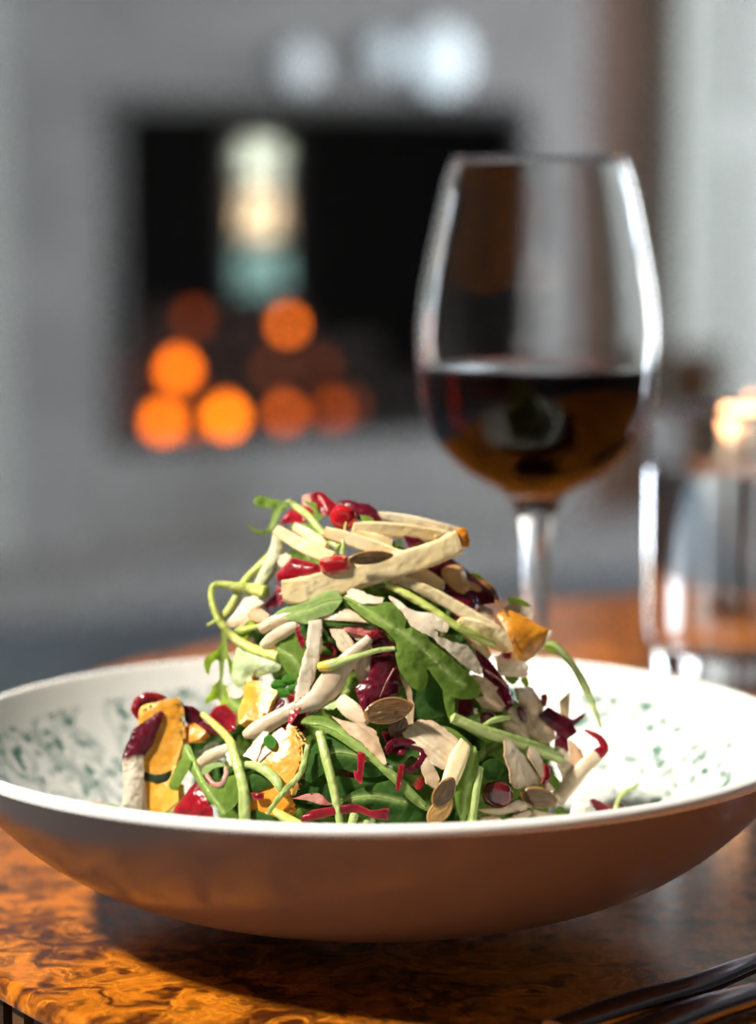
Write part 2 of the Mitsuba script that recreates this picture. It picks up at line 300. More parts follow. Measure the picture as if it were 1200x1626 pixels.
def blob(c, a, b, rot, dp, tilt, style, sq=0, seed=0):
    """a seed, kernel or crumb: half sizes a along, b across, dp * b deep (mm)"""
    m = trimesh.creation.icosphere(4); v = np.array(m.vertices)
    if style in ('seed', 'seedtan'):
        x, y, z = v.T
        prof = (1 - .28 * np.clip(x, 0, 1) ** 2)                      # pointed at one end
        rimr = np.sqrt(x * x + z * z)
        y2 = y * (.62 + .0 * x); ridge = np.exp(-((rimr - .86) / .07) ** 2) * .16 * np.sign(y)
        v = np.stack([x * a, (y2 + ridge) * b * dp, z * prof * b], 1)
        n1 = nz(np.stack([x * 1.2, y, z * 5], 1), 2.2, seed); v[:, 1] += np.sign(y) * n1 * .30
        col = lerp(*PAL[style], .5 + 1.5 * n1 + .6 * nz(v, .9, seed)); col = lerp(col, (.34, .17, .05), np.clip((rimr - .84) / .12, 0, 1) * .7)
    elif style in ('aril', 'arildark'):
        x = v.copy(); e = .85 if not sq else .5
        x = np.sign(x) * abs(x) ** e; x *= (1 + .16 * nz(v, 1.6, seed, 2))[:, None]
        v = x * [a, b * dp, b] * .86; col = lerp(*PAL[style], .5 + 1.5 * nz(v, .35, seed)); col = lerp(col, (.75, .10, .07), np.clip((v[:, 0] / a) * .5 - .2, 0, .4) if style == 'aril' else 0 * v[:, 0])
        if sq: col = lerp(col, (.80, .42, .34), np.clip(3 * nz(v, .5, seed + 2), 0, .55))
    else:
        v = np.sign(v) * abs(v) ** .6; v = v * (1 + .55 * nz(v, 1.4, seed, 3))[:, None] * [a, b * dp, b] * .9; col = tint(style, v, seed)
    ti, ro = math.radians(tilt), math.radians(-rot)
    R1 = np.array([[1, 0, 0], [0, math.cos(ti), -math.sin(ti)], [0, math.sin(ti), math.cos(ti)]])
    R2 = np.array([[math.cos(ro), 0, -math.sin(ro)], [0, 1, 0], [math.sin(ro), 0, math.cos(ro)]])
    v = v @ R1.T @ R2.T + np.asarray(c, float)
    return trimesh.Trimesh(v, m.faces, process=False), col

def put(key, mesh, col, m):
    mesh = trimesh.Trimesh(np.asarray(mesh.vertices) * .001, mesh.faces, process=False)
    scene[key] = mikit.ply(mesh, m, True, color=np.clip(col, 0, .95))

# ------------------------------------------------------------------ the room
def struct(key, mesh, m, smooth=False, **k):
    add(key, mesh, m, smooth, **k); labels[key] = {'kind': 'structure'}
struct('floor', box(-2.3, 3.3, -3.3, 9.2, FLOOR - .1, FLOOR), 'slate_floor')
struct('ceiling', box(-2.3, 3.3, -3.3, 9.2, 1.95, 2.05), 'warm_paint')
def holed(u0, u1, z0, z1, holes, t):
    """a wall in its own plane: u along, z up, thickness t behind (y from 0 to t)"""
    g = shapely.box(u0, z0, u1, z1)
    for h in holes: g = g.difference(shapely.box(h[0], h[2], h[1], h[3]))
    m = trimesh.creation.extrude_polygon(g, t, engine='earcut')
    v = np.array(m.vertices); m.vertices = np.stack([v[:, 0], v[:, 2], v[:, 1]], 1); m.invert(); return m
def turned(mesh, deg, at):
    m = mesh.copy(); m.apply_transform(trimesh.transformations.rotation_matrix(math.radians(deg), [0, 0, 1])); m.apply_translation(at); return m
def window(key, u0, u1, z0, z1, nx, nz_, light, place, depth=.08):
    bar = .035
    parts = [box(u0, u1, 0, depth, z0, z0 + .05), box(u0, u1, 0, depth, z1 - .05, z1), box(u0, u0 + .05, 0, depth, z0, z1), box(u1 - .05, u1, 0, depth, z0, z1)]
    for i in range(1, nx): x = u0 + (u1 - u0) * i / nx; parts.append(box(x - bar / 2, x + bar / 2, 0, depth * .7, z0, z1))
    for i in range(1, nz_): z = z0 + (z1 - z0) * i / nz_; parts.append(box(u0, u1, 0, depth * .7, z - bar / 2, z + bar / 2))
    labels[key] = {'kind': 'structure'}
    add(f'{key}__frame', place(trimesh.util.concatenate(parts)), 'white_frame', False)
    k = 0
    for j in range(nz_):
        for i in range(nx):
            a, b = u0 + (u1 - u0) * i / nx, u0 + (u1 - u0) * (i + 1) / nx; c, d = z0 + (z1 - z0) * j / nz_, z0 + (z1 - z0) * (j + 1) / nz_
            pane = trimesh.Trimesh([[a, depth * .5, c], [b, depth * .5, c], [b, depth * .5, d], [a, depth * .5, d]], [[0, 1, 2], [0, 2, 3]], process=False)
            L = light[j % len(light)] if isinstance(light[0], (list, tuple)) else light
            scene[f'{key}__pane' + (f'_{k:03d}' if k else '')] = mikit.ply(place(pane), 'white_frame', False, emitter=glow(L, .5)); k += 1
# left wall: u runs along +y; its room side faces +x
LEFT = lambda m: turned(m, 90, [-2.2, 0, 0])
RIGHT = lambda m: turned(m, -90, [3.2, 0, 0])
REARW = lambda m: turned(m, 180, [0, -3.2, 0])
W1 = (1.7, 3.5, -.1, 1.6)
struct('wall_left', LEFT(holed(-3.2, 5.0, FLOOR, 1.95, [W1], .1)), 'warm_paint')
window('window_1', *W1, 3, 3, LEFTW, LEFT)
W3 = (-3.68, -3.35, -.24, .46); W4 = (-2.78, -2.12, -.68, 1.45); W5 = (-7.0, -5.3, -.5, 1.6)
struct('wall_right', RIGHT(holed(-9.2, 3.2, FLOOR, 1.95, [W3, W4, W5], .1)), 'dark_paint')
window('window_2', *W3, 1, 3, [[2.4, 4.2, 3.8], [18, 13.5, 8.2], [13, 14, 11]], RIGHT)
window('window_3', *W4, 1, 3, SIDE, RIGHT)
window('window_5', *W5, 3, 3, DEEP, RIGHT)
W2 = (-1.6, 1.6, .1, 1.6)
struct('wall_rear', REARW(holed(-3.2, 2.2, FLOOR, 1.95, [W2], .1)), 'warm_paint')
window('window_4', *W2, 4, 2, REAR, REARW)
# the spotlight under the ceiling, aimed at the bowl
LP = np.array([-1.30, -.50, 1.56]); LD = -(LP - [0, 0, .06]) / np.linalg.norm(LP - [0, 0, .06])
def aimed(m):
    M = trimesh.geometry.align_vectors([0, 0, 1], LD); M[:3, 3] = LP; m = m.copy(); m.apply_transform(M); return m
tag('spotlight', 'black ceiling spotlight aimed down at the salad bowl', 'spotlight')
add('spotlight__housing', aimed(lathe([[0, -.16], [.06, -.16], [.075, -.14], [.10, .03], [.094, .03], [.07, -.13], [0, -.135]], 40)), 'black_metal', 40)
lens = trimesh.creation.cylinder(.09, .004, sections=40); lens.apply_translation([0, 0, .004])
scene['spotlight__lens'] = mikit.ply(aimed(lens), 'white_frame', False, emitter=glow(SPOT, 12.))
add('spotlight__arm', (lambda m: (m.apply_translation([LP[0], LP[1], 1.86]), m)[1])(trimesh.creation.cylinder(.012, .20)), 'black_metal', 40)
# the fireplace wall stands across the corner: s along it, n towards the room
SD = np.array([.864, .504, 0]) / math.hypot(.864, .504); ANG = math.degrees(math.atan2(SD[1], SD[0])); P0 = [-.87, 5.35, 0]
FIRE = lambda m: turned(m, ANG, P0)          # local y is -n
OPEN = (.285, 1.445, -.39, .425)
struct('wall_back', FIRE(holed(-1.9, 1.645, FLOOR, 1.95, [OPEN], .34)), 'stone_wall')
struct('trim_1', FIRE(box(-.30, .012, -.05, 0, FLOOR, 1.95, .01)), 'pale_paint')
struct('trim_2', FIRE(box(-1.9, 2.6, -.34, 0, FLOOR, FLOOR + .112, .006)), 'stone_wall')
struct('wall_recess', FIRE(box(1.645, 1.90, .02, .2, FLOOR + .112, 1.95)), 'brown_wood')
struct('wall_side', FIRE(box(1.87, 6.0, .0, .2, FLOOR, 1.95)), 'pale_paint')
labels['door_1'] = {'kind': 'structure'}
add('door_1__frame', FIRE(trimesh.util.concatenate([box(1.88, 1.945, -.05, 0, FLOOR, 1.6, .008), box(2.9, 2.965, -.05, 0, FLOOR, 1.6, .008), box(1.88, 2.965, -.05, 0, 1.6, 1.68, .008)])), 'pale_paint', False)
add('door_1__leaf', FIRE(box(1.96, 2.9, -.03, 0, FLOOR, 1.6, .006)), 'pale_paint', False)
for k, (a, b, c, d) in enumerate([(2.08, 2.40, -.55, .30), (2.48, 2.80, -.55, .30), (2.08, 2.40, .42, 1.48), (2.48, 2.80, .42, 1.48)]):
    add('door_1__panel' + (f'_{k:03d}' if k else ''), FIRE(box(a, b, -.045, -.03, c, d, .012)), 'pale_paint', False)

# ------------------------------------------------------------------ fireplace with its logs and flames
tag('fireplace', 'wide black fireplace set flush into the grey stone wall', 'fireplace')
x0, x1, z0, z1 = OPEN
shell = [box(x0 - .02, x1 + .02, .30, .33, z0 - .02, z1 + .02), box(x0 + .001, x0 + .02, .02, .3, z0, z1), box(x1 - .02, x1 - .001, .02, .3, z0, z1), box(x0, x1, .02, .3, z0 + .001, z0 + .02), box(x0, x1, .02, .3, z1 - .02, z1 - .001)]
add('fireplace__firebox', FIRE(trimesh.util.concatenate(shell)), 'soot', False)
fr = [box(x0 - .01, x0 + .03, -.012, .02, z0 - .01, z1 + .01, .004), box(x1 - .03, x1 + .01, -.012, .02, z0 - .01, z1 + .01, .004), box(x0 + .03, x1 - .03, -.012, .02, z0 - .01, z0 + .03, .004), box(x0 + .03, x1 - .03, -.012, .02, z1 - .03, z1 + .01, .004)]
add('fireplace__frame', FIRE(trimesh.util.concatenate(fr)), 'black_metal', False)
add('fireplace__glass', FIRE(trimesh.Trimesh([[x0 + .02, .005, z0 + .02], [x1 - .02, .005, z0 + .02], [x1 - .02, .005, z1 - .02], [x0 + .02, .005, z1 - .02]], [[0, 1, 2], [0, 2, 3]], process=False)), 'fire_glass', False)
def log(a, b, r, label):
    k = numbered('fire_log'); tag(k, label, 'log', 'charred logs in the fireplace')
    a, b = np.array(a, float), np.array(b, float); n, m = 10, 14; v = []
    t = (b - a) / np.linalg.norm(b - a); s = np.cross(t, [0, 1, 0]); s /= np.linalg.norm(s); f = np.cross(s, t)
    for i in range(n):
        for j in range(m):
            an = j * 2 * np.pi / m; d = s * math.cos(an) + f * math.sin(an); q = a + (b - a) * i / (n - 1)
            v.append(q + d * r * (1 + .35 * float(nz((q + d * .3)[None] * 9, 1.0, 3)[0])))
    F = [[i * m + j, i * m + (j + 1) % m, (i + 1) * m + (j + 1) % m] for i in range(n - 1) for j in range(m)] + [[i * m + j, (i + 1) * m + (j + 1) % m, (i + 1) * m + j] for i in range(n - 1) for j in range(m)]
    v += [a, b]; F += [[(j + 1) % m, j, n * m] for j in range(m)] + [[(n - 1) * m + j, (n - 1) * m + (j + 1) % m, n * m + 1] for j in range(m)]
    add(k, FIRE(trimesh.Trimesh(v, F, process=False)), 'charred_wood', True)
log((.36, .20, -.305), (.88, .16, -.30), .05, 'charred log on the left of the fireplace floor')
log((.97, .22, -.305), (1.36, .14, -.305), .048, 'charred log on the right of the fireplace floor')
log((.42, .23, -.20), (1.10, .19, -.20), .042, 'charred log lying across the two lower logs in the fireplace')
log((.46, .23, -.115), (.90, .20, -.11), .034, 'topmost charred log of the fireplace stack')
def flame(s, n, z, r, c, label):
    k = numbered('flame'); tag(k, label, 'flame', 'orange flames in the fireplace')
    t = np.linspace(0, 1, 14); rr = r * np.sin(np.pi * t ** .75) ** .9; rr[0] = rr[-1] = 0
    m = lathe(np.stack([rr, (t - .38) * r * 2.3], 1), 18); m.apply_translation([s, n, z])
    scene[k] = mikit.ply(FIRE(m), 'soot', True, emitter=glow(c))
def fpos(px, py, n=.10):
    """place in the fireplace of a light seen at this spot of the photograph, n metres behind the glass"""
    k = (px - 600) / 4250; s = (k * 6.15 + .87) / (.864 - .504 * k); D = 6.15 + .504 * s + n * .86
    s = (k * (6.15 + .86 * n) + .87 - .504 * n * -1) / (.864 - .504 * k); D = 6.15 + .504 * s + .864 * n
    return s, n, .222 - (py - 295) / 4250 * D
for px, py, r, c, l in [
        (257, 670, .024, (6.6, 1.02, .012), 'bright orange flame low on the left of the fireplace'), (358, 663, .027, (7.2, 1.22, .015), 'brightest orange flame, second from left in the low row'),
        (452, 656, .020, (3.0, .42, .012), 'orange flame in the middle of the low row of the fireplace'), (528, 652, .019, (1.5, .20, .008), 'dull orange flame at the right of the low row'),
        (283, 588, .026, (6.2, .92, .012), 'bright orange flame above the low row on the left'), (457, 515, .018, (5.5, .85, .02), 'high orange flame at the centre of the fireplace'),
        (307, 505, .020, (.55, .075, .006), 'dull high flame at the left of the fireplace'), (432, 585, .019, (.40, .075, .012), 'faint brown flame under the high centre flame'),
        (508, 582, .019, (.40, .07, .012), 'faint brown flame right of the high centre flame'), (192, 602, .020, (.45, .10, .03), 'faint flame at the far left edge of the fireplace'),
        (192, 678, .018, (.55, .13, .05), 'faint flame at the far left bottom corner of the fireplace'), (300, 672, .018, (1.6, .25, .012), 'dull orange flame between the two brightest low flames'),
        (555, 645, .018, (.5, .10, .03), 'very faint flame at the far right end of the low row')]:
    flame(*fpos(px, py), r, c, l)
def wall_lamp(px, py, r, c, label):
    s, n, z = fpos(px, py, 0.0); k = numbered('wall_lamp'); tag(k, label, 'lamp', 'round lamps on the fireplace wall')
    t = np.linspace(0, np.pi / 2, 10); m = lathe(np.vstack([[[0, 0]], np.stack([r * np.cos(t), .02 + r * .45 * np.sin(t)], 1)]), 28)
    m.apply_transform(trimesh.transformations.rotation_matrix(math.pi / 2, [1, 0, 0])); m.apply_translation([s, -.02, z])
    scene[f'{k}__shade'] = mikit.ply(FIRE(m), 'white_frame', True, emitter=glow(c))
    b = lathe([[0, 0], [r * 1.1, 0], [r * 1.1, .02], [0, .02]], 28); b.apply_transform(trimesh.transformations.rotation_matrix(math.pi / 2, [1, 0, 0])); b.apply_translation([s, 0, z])
    add(f'{k}__plate', FIRE(b), 'stone_wall', 30)
wall_lamp(468, 110, .050, (.22, .27, .31), 'small pale wall lamp above the centre of the fireplace')
wall_lamp(600, 92, .048, (.20, .27, .32), 'pale wall lamp in the middle, touching the largest lamp')
wall_lamp(688, 100, .085, (.36, .46, .52), 'largest pale wall lamp above the right half of the fireplace')

# ------------------------------------------------------------------ dark plinth by the pale door
k = 'plinth'; tag(k, 'narrow dark wooden plinth in front of the pale door behind the glasses', 'plinth')
add('plinth__column', box(.60, .70, 4.65, 4.75, FLOOR + .05, -.135, .006), 'dark_wood', False)
add('plinth__base', box(.58, .72, 4.63, 4.77, FLOOR, FLOOR + .05, .006), 'dark_wood', False)
add('plinth__top', box(.588, .712, 4.638, 4.762, -.135, -.113, .005), 'brown_wood', False)

# ------------------------------------------------------------------ table
TC, TR = (.302, .191), .486
tag('dining_table', 'round table with a glossy orange burl wood top under the bowl and glasses', 'table')
def at_table(m): m.apply_translation([*TC, 0]); return m
add('dining_table__top', at_table(lathe([[0, -.007], [TR - .003, -.007], [TR - .0008, -.006], [TR, -.004], [TR - .0006, -.0016], [TR - .0026, -.0003], [TR - .004, 0], [0, 0]], 256)), 'burl_wood', 40)
ap_ = []
n = 220
for i in range(n):
    for da, r in ((0, TR - .004), (.55, TR - .004), (.60, TR - .009), (.95, TR - .009)):
        a = (i + da) * 2 * np.pi / n; ap_.append([r * math.cos(a), r * math.sin(a)])
add('dining_table__apron', at_table((lambda m: (m.apply_translation([0, 0, -.087]), m)[1])(trimesh.creation.extrude_polygon(shapely.Polygon(ap_, [[(.44 * math.cos(a), .44 * math.sin(a)) for a in np.linspace(0, 2 * np.pi, 97)[:-1]]]), .080, engine='earcut'))), 'dark_wood', False)
add('dining_table__pedestal', at_table(lathe([[0, FLOOR + .05], [.10, FLOOR + .05], [.07, FLOOR + .12], [.055, -.5], [.06, -.2], [.11, -.03], [.11, -.007], [0, -.007]], 48)), 'dark_wood', 40)
add('dining_table__base', at_table(lathe([[0, FLOOR], [.30, FLOOR], [.30, FLOOR + .02], [.12, FLOOR + .05], [0, FLOOR + .05]], 64)), 'dark_wood', 40)

# ------------------------------------------------------------------ bowl
def shift(m, x, y, z=0): m.apply_translation([x, y, z]); return m
tag('bowl', 'wide shallow bowl with a white rim and green floral inside, holding the salad', 'bowl')
t = np.linspace(0, 1, 40); ro, zo = .020 + .1113 * t, .0016 + .0540 * (.3 * t + .7 * t ** 4)
outer = np.stack([ro, zo], 1); outer = outer[:-1]
dirs = np.gradient(np.stack([ro, zo], 1), axis=0); nr = np.stack([-dirs[:, 1], dirs[:, 0]], 1); nr /= np.linalg.norm(nr, axis=1, keepdims=True)
inner = np.stack([ro, zo], 1) + nr * .0042
e0, e1 = np.array([ro[-1], zo[-1]]), inner[-1]
mid = (e0 + e1) / 2; hv = (e0 - e1) / 2; tv = np.array([dirs[-1, 0], dirs[-1, 1]]); tv /= np.linalg.norm(tv)
lip = np.array([mid + hv * math.cos(a) + tv * .0021 * math.sin(a) for a in np.linspace(0, np.pi, 14)])
foot = [[0, .0018], [.030, .0018], [.0305, .0004], [.0315, 0], [.0335, 0], [.0345, .0008], [.0352, float(np.interp(.0352, ro, zo)) + .0002]]
cut_o = np.vstack([foot, outer[outer[:, 0] > .0358], [[ro[-1], zo[-1]]]])
rimprof = np.vstack([cut_o[-1:], lip, inner[::-1][:3]]); inn = np.vstack([inner[::-1][2:], [[0, inner[0, 1]]]])
add('bowl__body', shift(lathe(cut_o, 192), -.0014, 0), 'glaze_outside', True)
add('bowl__rim', shift(lathe(rimprof, 192), -.0014, 0), 'glaze_rim', 60)
add('bowl__inside', shift(lathe(inn, 192), -.0014, 0), 'glaze_inside', True)

# ------------------------------------------------------------------ wine glass
tag('wine_glass', 'stemmed wine glass standing behind the bowl, half filled with red wine', 'wine glass')
GW = [(.0326, .2325), (.0352, .2250), (.0374, .2160), (.0421, .1935), (.0443, .1800), (.0453, .1665), (.0447, .1555), (.0436, .1440), (.0410, .1345), (.0370, .1262), (.0262, .1160), (.0138, .1092), (.0090, .1040), (.0066, .0985), (.0054, .088), (.0050, .070), (.0048, .030), (.0054, .014), (.0085, .0075), (.020, .0040), (.034, .0022), (.0375, .0012), (.0375, 0), (0, 0)]
GWs = spline(np.array(GW[:14]), 70); go = np.vstack([GWs, GW[14:]])
def inset(pr, d):
    g = np.gradient(pr, axis=0); n_ = np.stack([g[:, 1], -g[:, 0]], 1); n_ /= np.linalg.norm(n_, axis=1, keepdims=True); return pr + n_ * d
gi = inset(GWs, .0011); gi = gi[gi[:, 1] > .1085]; keep = gi[:, 0] > .004; gi = gi[keep]
if gi[0, 0] > GWs[0, 0]: gi = inset(GWs, -.0011); gi = gi[gi[:, 1] > .1085]
giend = gi[gi[:, 1] > .1105]
ginner = np.vstack([giend[1:], [[.005, giend[-1, 1] - .0012], [0, giend[-1, 1] - .0016]]])
rimtop = [[(GWs[0, 0] + ginner[0, 0]) / 2, GWs[0, 1] + .0007]]
WX, WY, LV = .0595, .195, .1553
r_l = float(np.interp(LV, ginner[::-1, 1], ginner[::-1, 0])); level = np.array([[r_l, LV]])
def facing(m, outward):
    """turns the open mesh so that its faces point the given way"""
    if (m.area_faces * np.einsum('ij,ij->i', m.face_normals, outward(m.triangles_center))).sum() < 0: m.invert()
    return m
radial = lambda c: c * [1, 1, 0] / (np.linalg.norm(c[:, :2], axis=1, keepdims=True) + 1e-9)
up_ = lambda c: np.tile([0, 0, 1.], (len(c), 1))
shell_ = lathe(np.vstack([level, ginner[::-1][ginner[::-1][:, 1] > LV], rimtop, go]), 128)
if (lambda k: (shell_.face_normals[k] * radial(shell_.triangles_center)[k]).sum())((shell_.triangles_center[:, 2] < LV) & (shell_.triangles_center[:, 2] > .03)) < 0: shell_.invert()
add('wine_glass__glass', shift(shell_, WX, WY), 'clear_glass', 40)
add('wine_glass__wine', shift(facing(lathe(np.vstack([ginner[::-1][ginner[::-1][:, 1] < LV], level]), 128), lambda c: radial(c) - [0, 0, .4]), WX, WY), 'wine_in_glass', 40, interior={'type': 'ref', 'id': 'wine_body'})
add('wine_glass__wine_surface', shift(facing(lathe([[r_l, LV], [r_l * .96, LV - .0003], [r_l * .5, LV - .0004], [0, LV - .0004]], 128), up_), WX, WY), 'wine_in_air', 40, interior={'type': 'ref', 'id': 'wine_body'})

# ------------------------------------------------------------------ tumbler of water
tag('water_glass', 'thick tumbler of water at the right edge behind the bowl', 'water glass')
TX, TY = .1590, .38
to = [[0, 0], [.020, 0], [.026, .0010], [.0320, .0042], [.0368, .0105], [.0392, .0200], [.0401, .034], [.0403, .070], [.0402, .1210], [.0395, .1228], [.0382, .1228], [.0374, .1210], [.0370, .070], [.0366, .040], [.0346, .0255], [.030, .0180], [.020, .0152], [0, .0145]]
tp = spline(np.array(to), 110); cut = np.argmax((tp[:, 1] < .098) & (np.arange(len(tp)) > 65)); wl = np.array([[tp[cut, 0], .098]])
shell_ = lathe(np.vstack([tp[:cut], wl]), 128)
if (lambda k: (shell_.face_normals[k] * radial(shell_.triangles_center)[k]).sum())((shell_.triangles_center[:, 2] < .09) & (shell_.triangles_center[:, 2] > .01)) < 0: shell_.invert()
add('water_glass__glass', shift(shell_, TX, TY), 'clear_glass', 40)
add('water_glass__water', shift(facing(lathe(np.vstack([wl, tp[cut:]]), 128), lambda c: radial(c) - [0, 0, .4]), TX, TY), 'water_in_glass', 40)
add('water_glass__water_surface', shift(facing(lathe([[wl[0, 0], .098], [wl[0, 0] * .95, .0975], [0, .0973]], 128), up_), TX, TY), 'water_in_air', 40)

# ------------------------------------------------------------------ two slim candles behind the tumbler
def candle(x, y, h, label):
    k = numbered('candlestick'); tag(k, label, 'candlestick', 'candlesticks behind the water glass')
    add(f'{k}__stand', shift(lathe([[0, 0], [.0105, 0], [.0105, .003], [.003, .006], [.0018, .014], [.0018, h - .022], [.0055, h - .017], [.0055, h - .013], [0, h - .013]], 32), x, y), 'black_metal', 40)
    add(f'{k}__candle', shift(lathe([[0, h - .013], [.0048, h - .013], [.0046, h - .002], [0, h - .001]], 24), x, y), 'wax', 40)
    tt = np.linspace(0, 1, 14); rr = .0058 * np.sin(np.pi * tt ** .7); rr[0] = rr[-1] = 0
    scene[f'{k}__flame'] = mikit.ply(shift(lathe(np.stack([rr, h - .001 + tt * .020], 1), 16), x, y), 'wax', True, emitter=glow((6, 2.6, 1.1)))
candle(.1815, .58, .091, 'slim black candlestick with a warm flame behind the water glass, left of the pair')
candle(.1960, .60, .095, 'slim black candlestick with a warm flame behind the water glass, right of the pair')

# ------------------------------------------------------------------ cutlery at the front right
def cutlery(path, hw, th, head, label, cat):
    """a forged handle along the path (m), its shank and its head (tines or blade)"""
    k = numbered(cat); tag(k, label, cat)
    def sweep(pp, ww, hh):
        c = spline(np.hstack([np.array(pp), np.array(ww)[:, None], np.array(hh)[:, None]]), 60); p, w, h = c[:, :3], c[:, 3], c[:, 4]
        t_ = np.gradient(p, axis=0); t_ /= np.linalg.norm(t_, axis=1, keepdims=True); s = np.cross(t_, [0, 0, 1.]); s /= np.linalg.norm(s, axis=1, keepdims=True); f = np.cross(s, t_); m = 20
        a = np.arange(m) * 2 * np.pi / m; ca, sa = np.cos(a), np.sin(a); cx = np.sign(ca) * abs(ca) ** .8; cy = np.sign(sa) * abs(sa) ** .8
        v = (p[:, None] + s[:, None] * (w[:, None] * cx)[..., None] + f[:, None] * (h[:, None] * cy)[..., None]).reshape(-1, 3); n_ = len(p)
        i, j = np.meshgrid(np.arange(n_ - 1), np.arange(m), indexing='ij'); q = np.stack([i * m + j, i * m + (j + 1) % m, (i + 1) * m + (j + 1) % m, (i + 1) * m + j], -1).reshape(-1, 4)
        F = np.vstack([q[:, [0, 1, 2]], q[:, [0, 2, 3]]]); v = np.vstack([v, p[:1], p[-1:]]); j = np.arange(m)
        F = np.vstack([F, np.stack([(j + 1) % m, j, 0 * j + n_ * m], 1), np.stack([(n_ - 1) * m + j, (n_ - 1) * m + (j + 1) % m, 0 * j + n_ * m + 1], 1)])
        M = trimesh.Trimesh(v, F, process=False)
        if M.volume < 0: M.invert()
        return M
    add(f'{k}__handle', sweep(path, hw, th), 'steel', 40)
    e = np.array(path[-1], float); d = e - np.array(path[-2], float); d[2] = 0; d /= np.linalg.norm(d); s = np.array([d[1], -d[0], 0])
    if head == 'fork':
        add(f'{k}__head', sweep([e - d * .002, e + d * .012 + [0, 0, .001], e + d * .026 + [0, 0, -.001]], [.0030, .0088, .0092], [.0016, .0013, .0012]), 'steel', 40)
        for i in range(4):
            o = s * (i - 1.5) * .0050
            add(f'{k}__tine' + (f'_{i:03d}' if i else ''), sweep([e + o + d * .025 + [0, 0, -.001], e + o + d * .045 + [0, 0, -.0015], e + o + d * .068 + [0, 0, .003]], [.0018, .0016, .0008], [.0011, .001, .0006]), 'steel', 40)
    else:
        add(f'{k}__blade', sweep([e - d * .002, e + d * .03, e + d * .09 + s * .001, e + d * .112 + s * .003], [.0036, .0092, .0092, .0012], [.0018, .0009, .0008, .0005]), 'steel', 40)
cutlery([(.0460, -.1285, .0038), (.0675, -.1084, .0044), (.0861, -.0938, .0050), (.1037, -.0777, .0062), (.1257, -.0509, .0056)], [.0046, .0056, .0052, .0036, .0026], [.0024, .0026, .0026, .0022, .0016], 'fork', 'dark polished fork on the table in front of the bowl, the one nearer the bowl', 'fork')
cutlery([(.0623, -.1400, .0036), (.0761, -.1236, .0042), (.0891, -.1110, .0046), (.1060, -.0958, .0044), (.1350, -.0705, .0040)], [.0050, .0058, .0056, .0046, .0030], [.0026, .0030, .0030, .0026, .0018], 'knife', 'dark polished knife at the bottom right, the one farther from the bowl', 'knife')

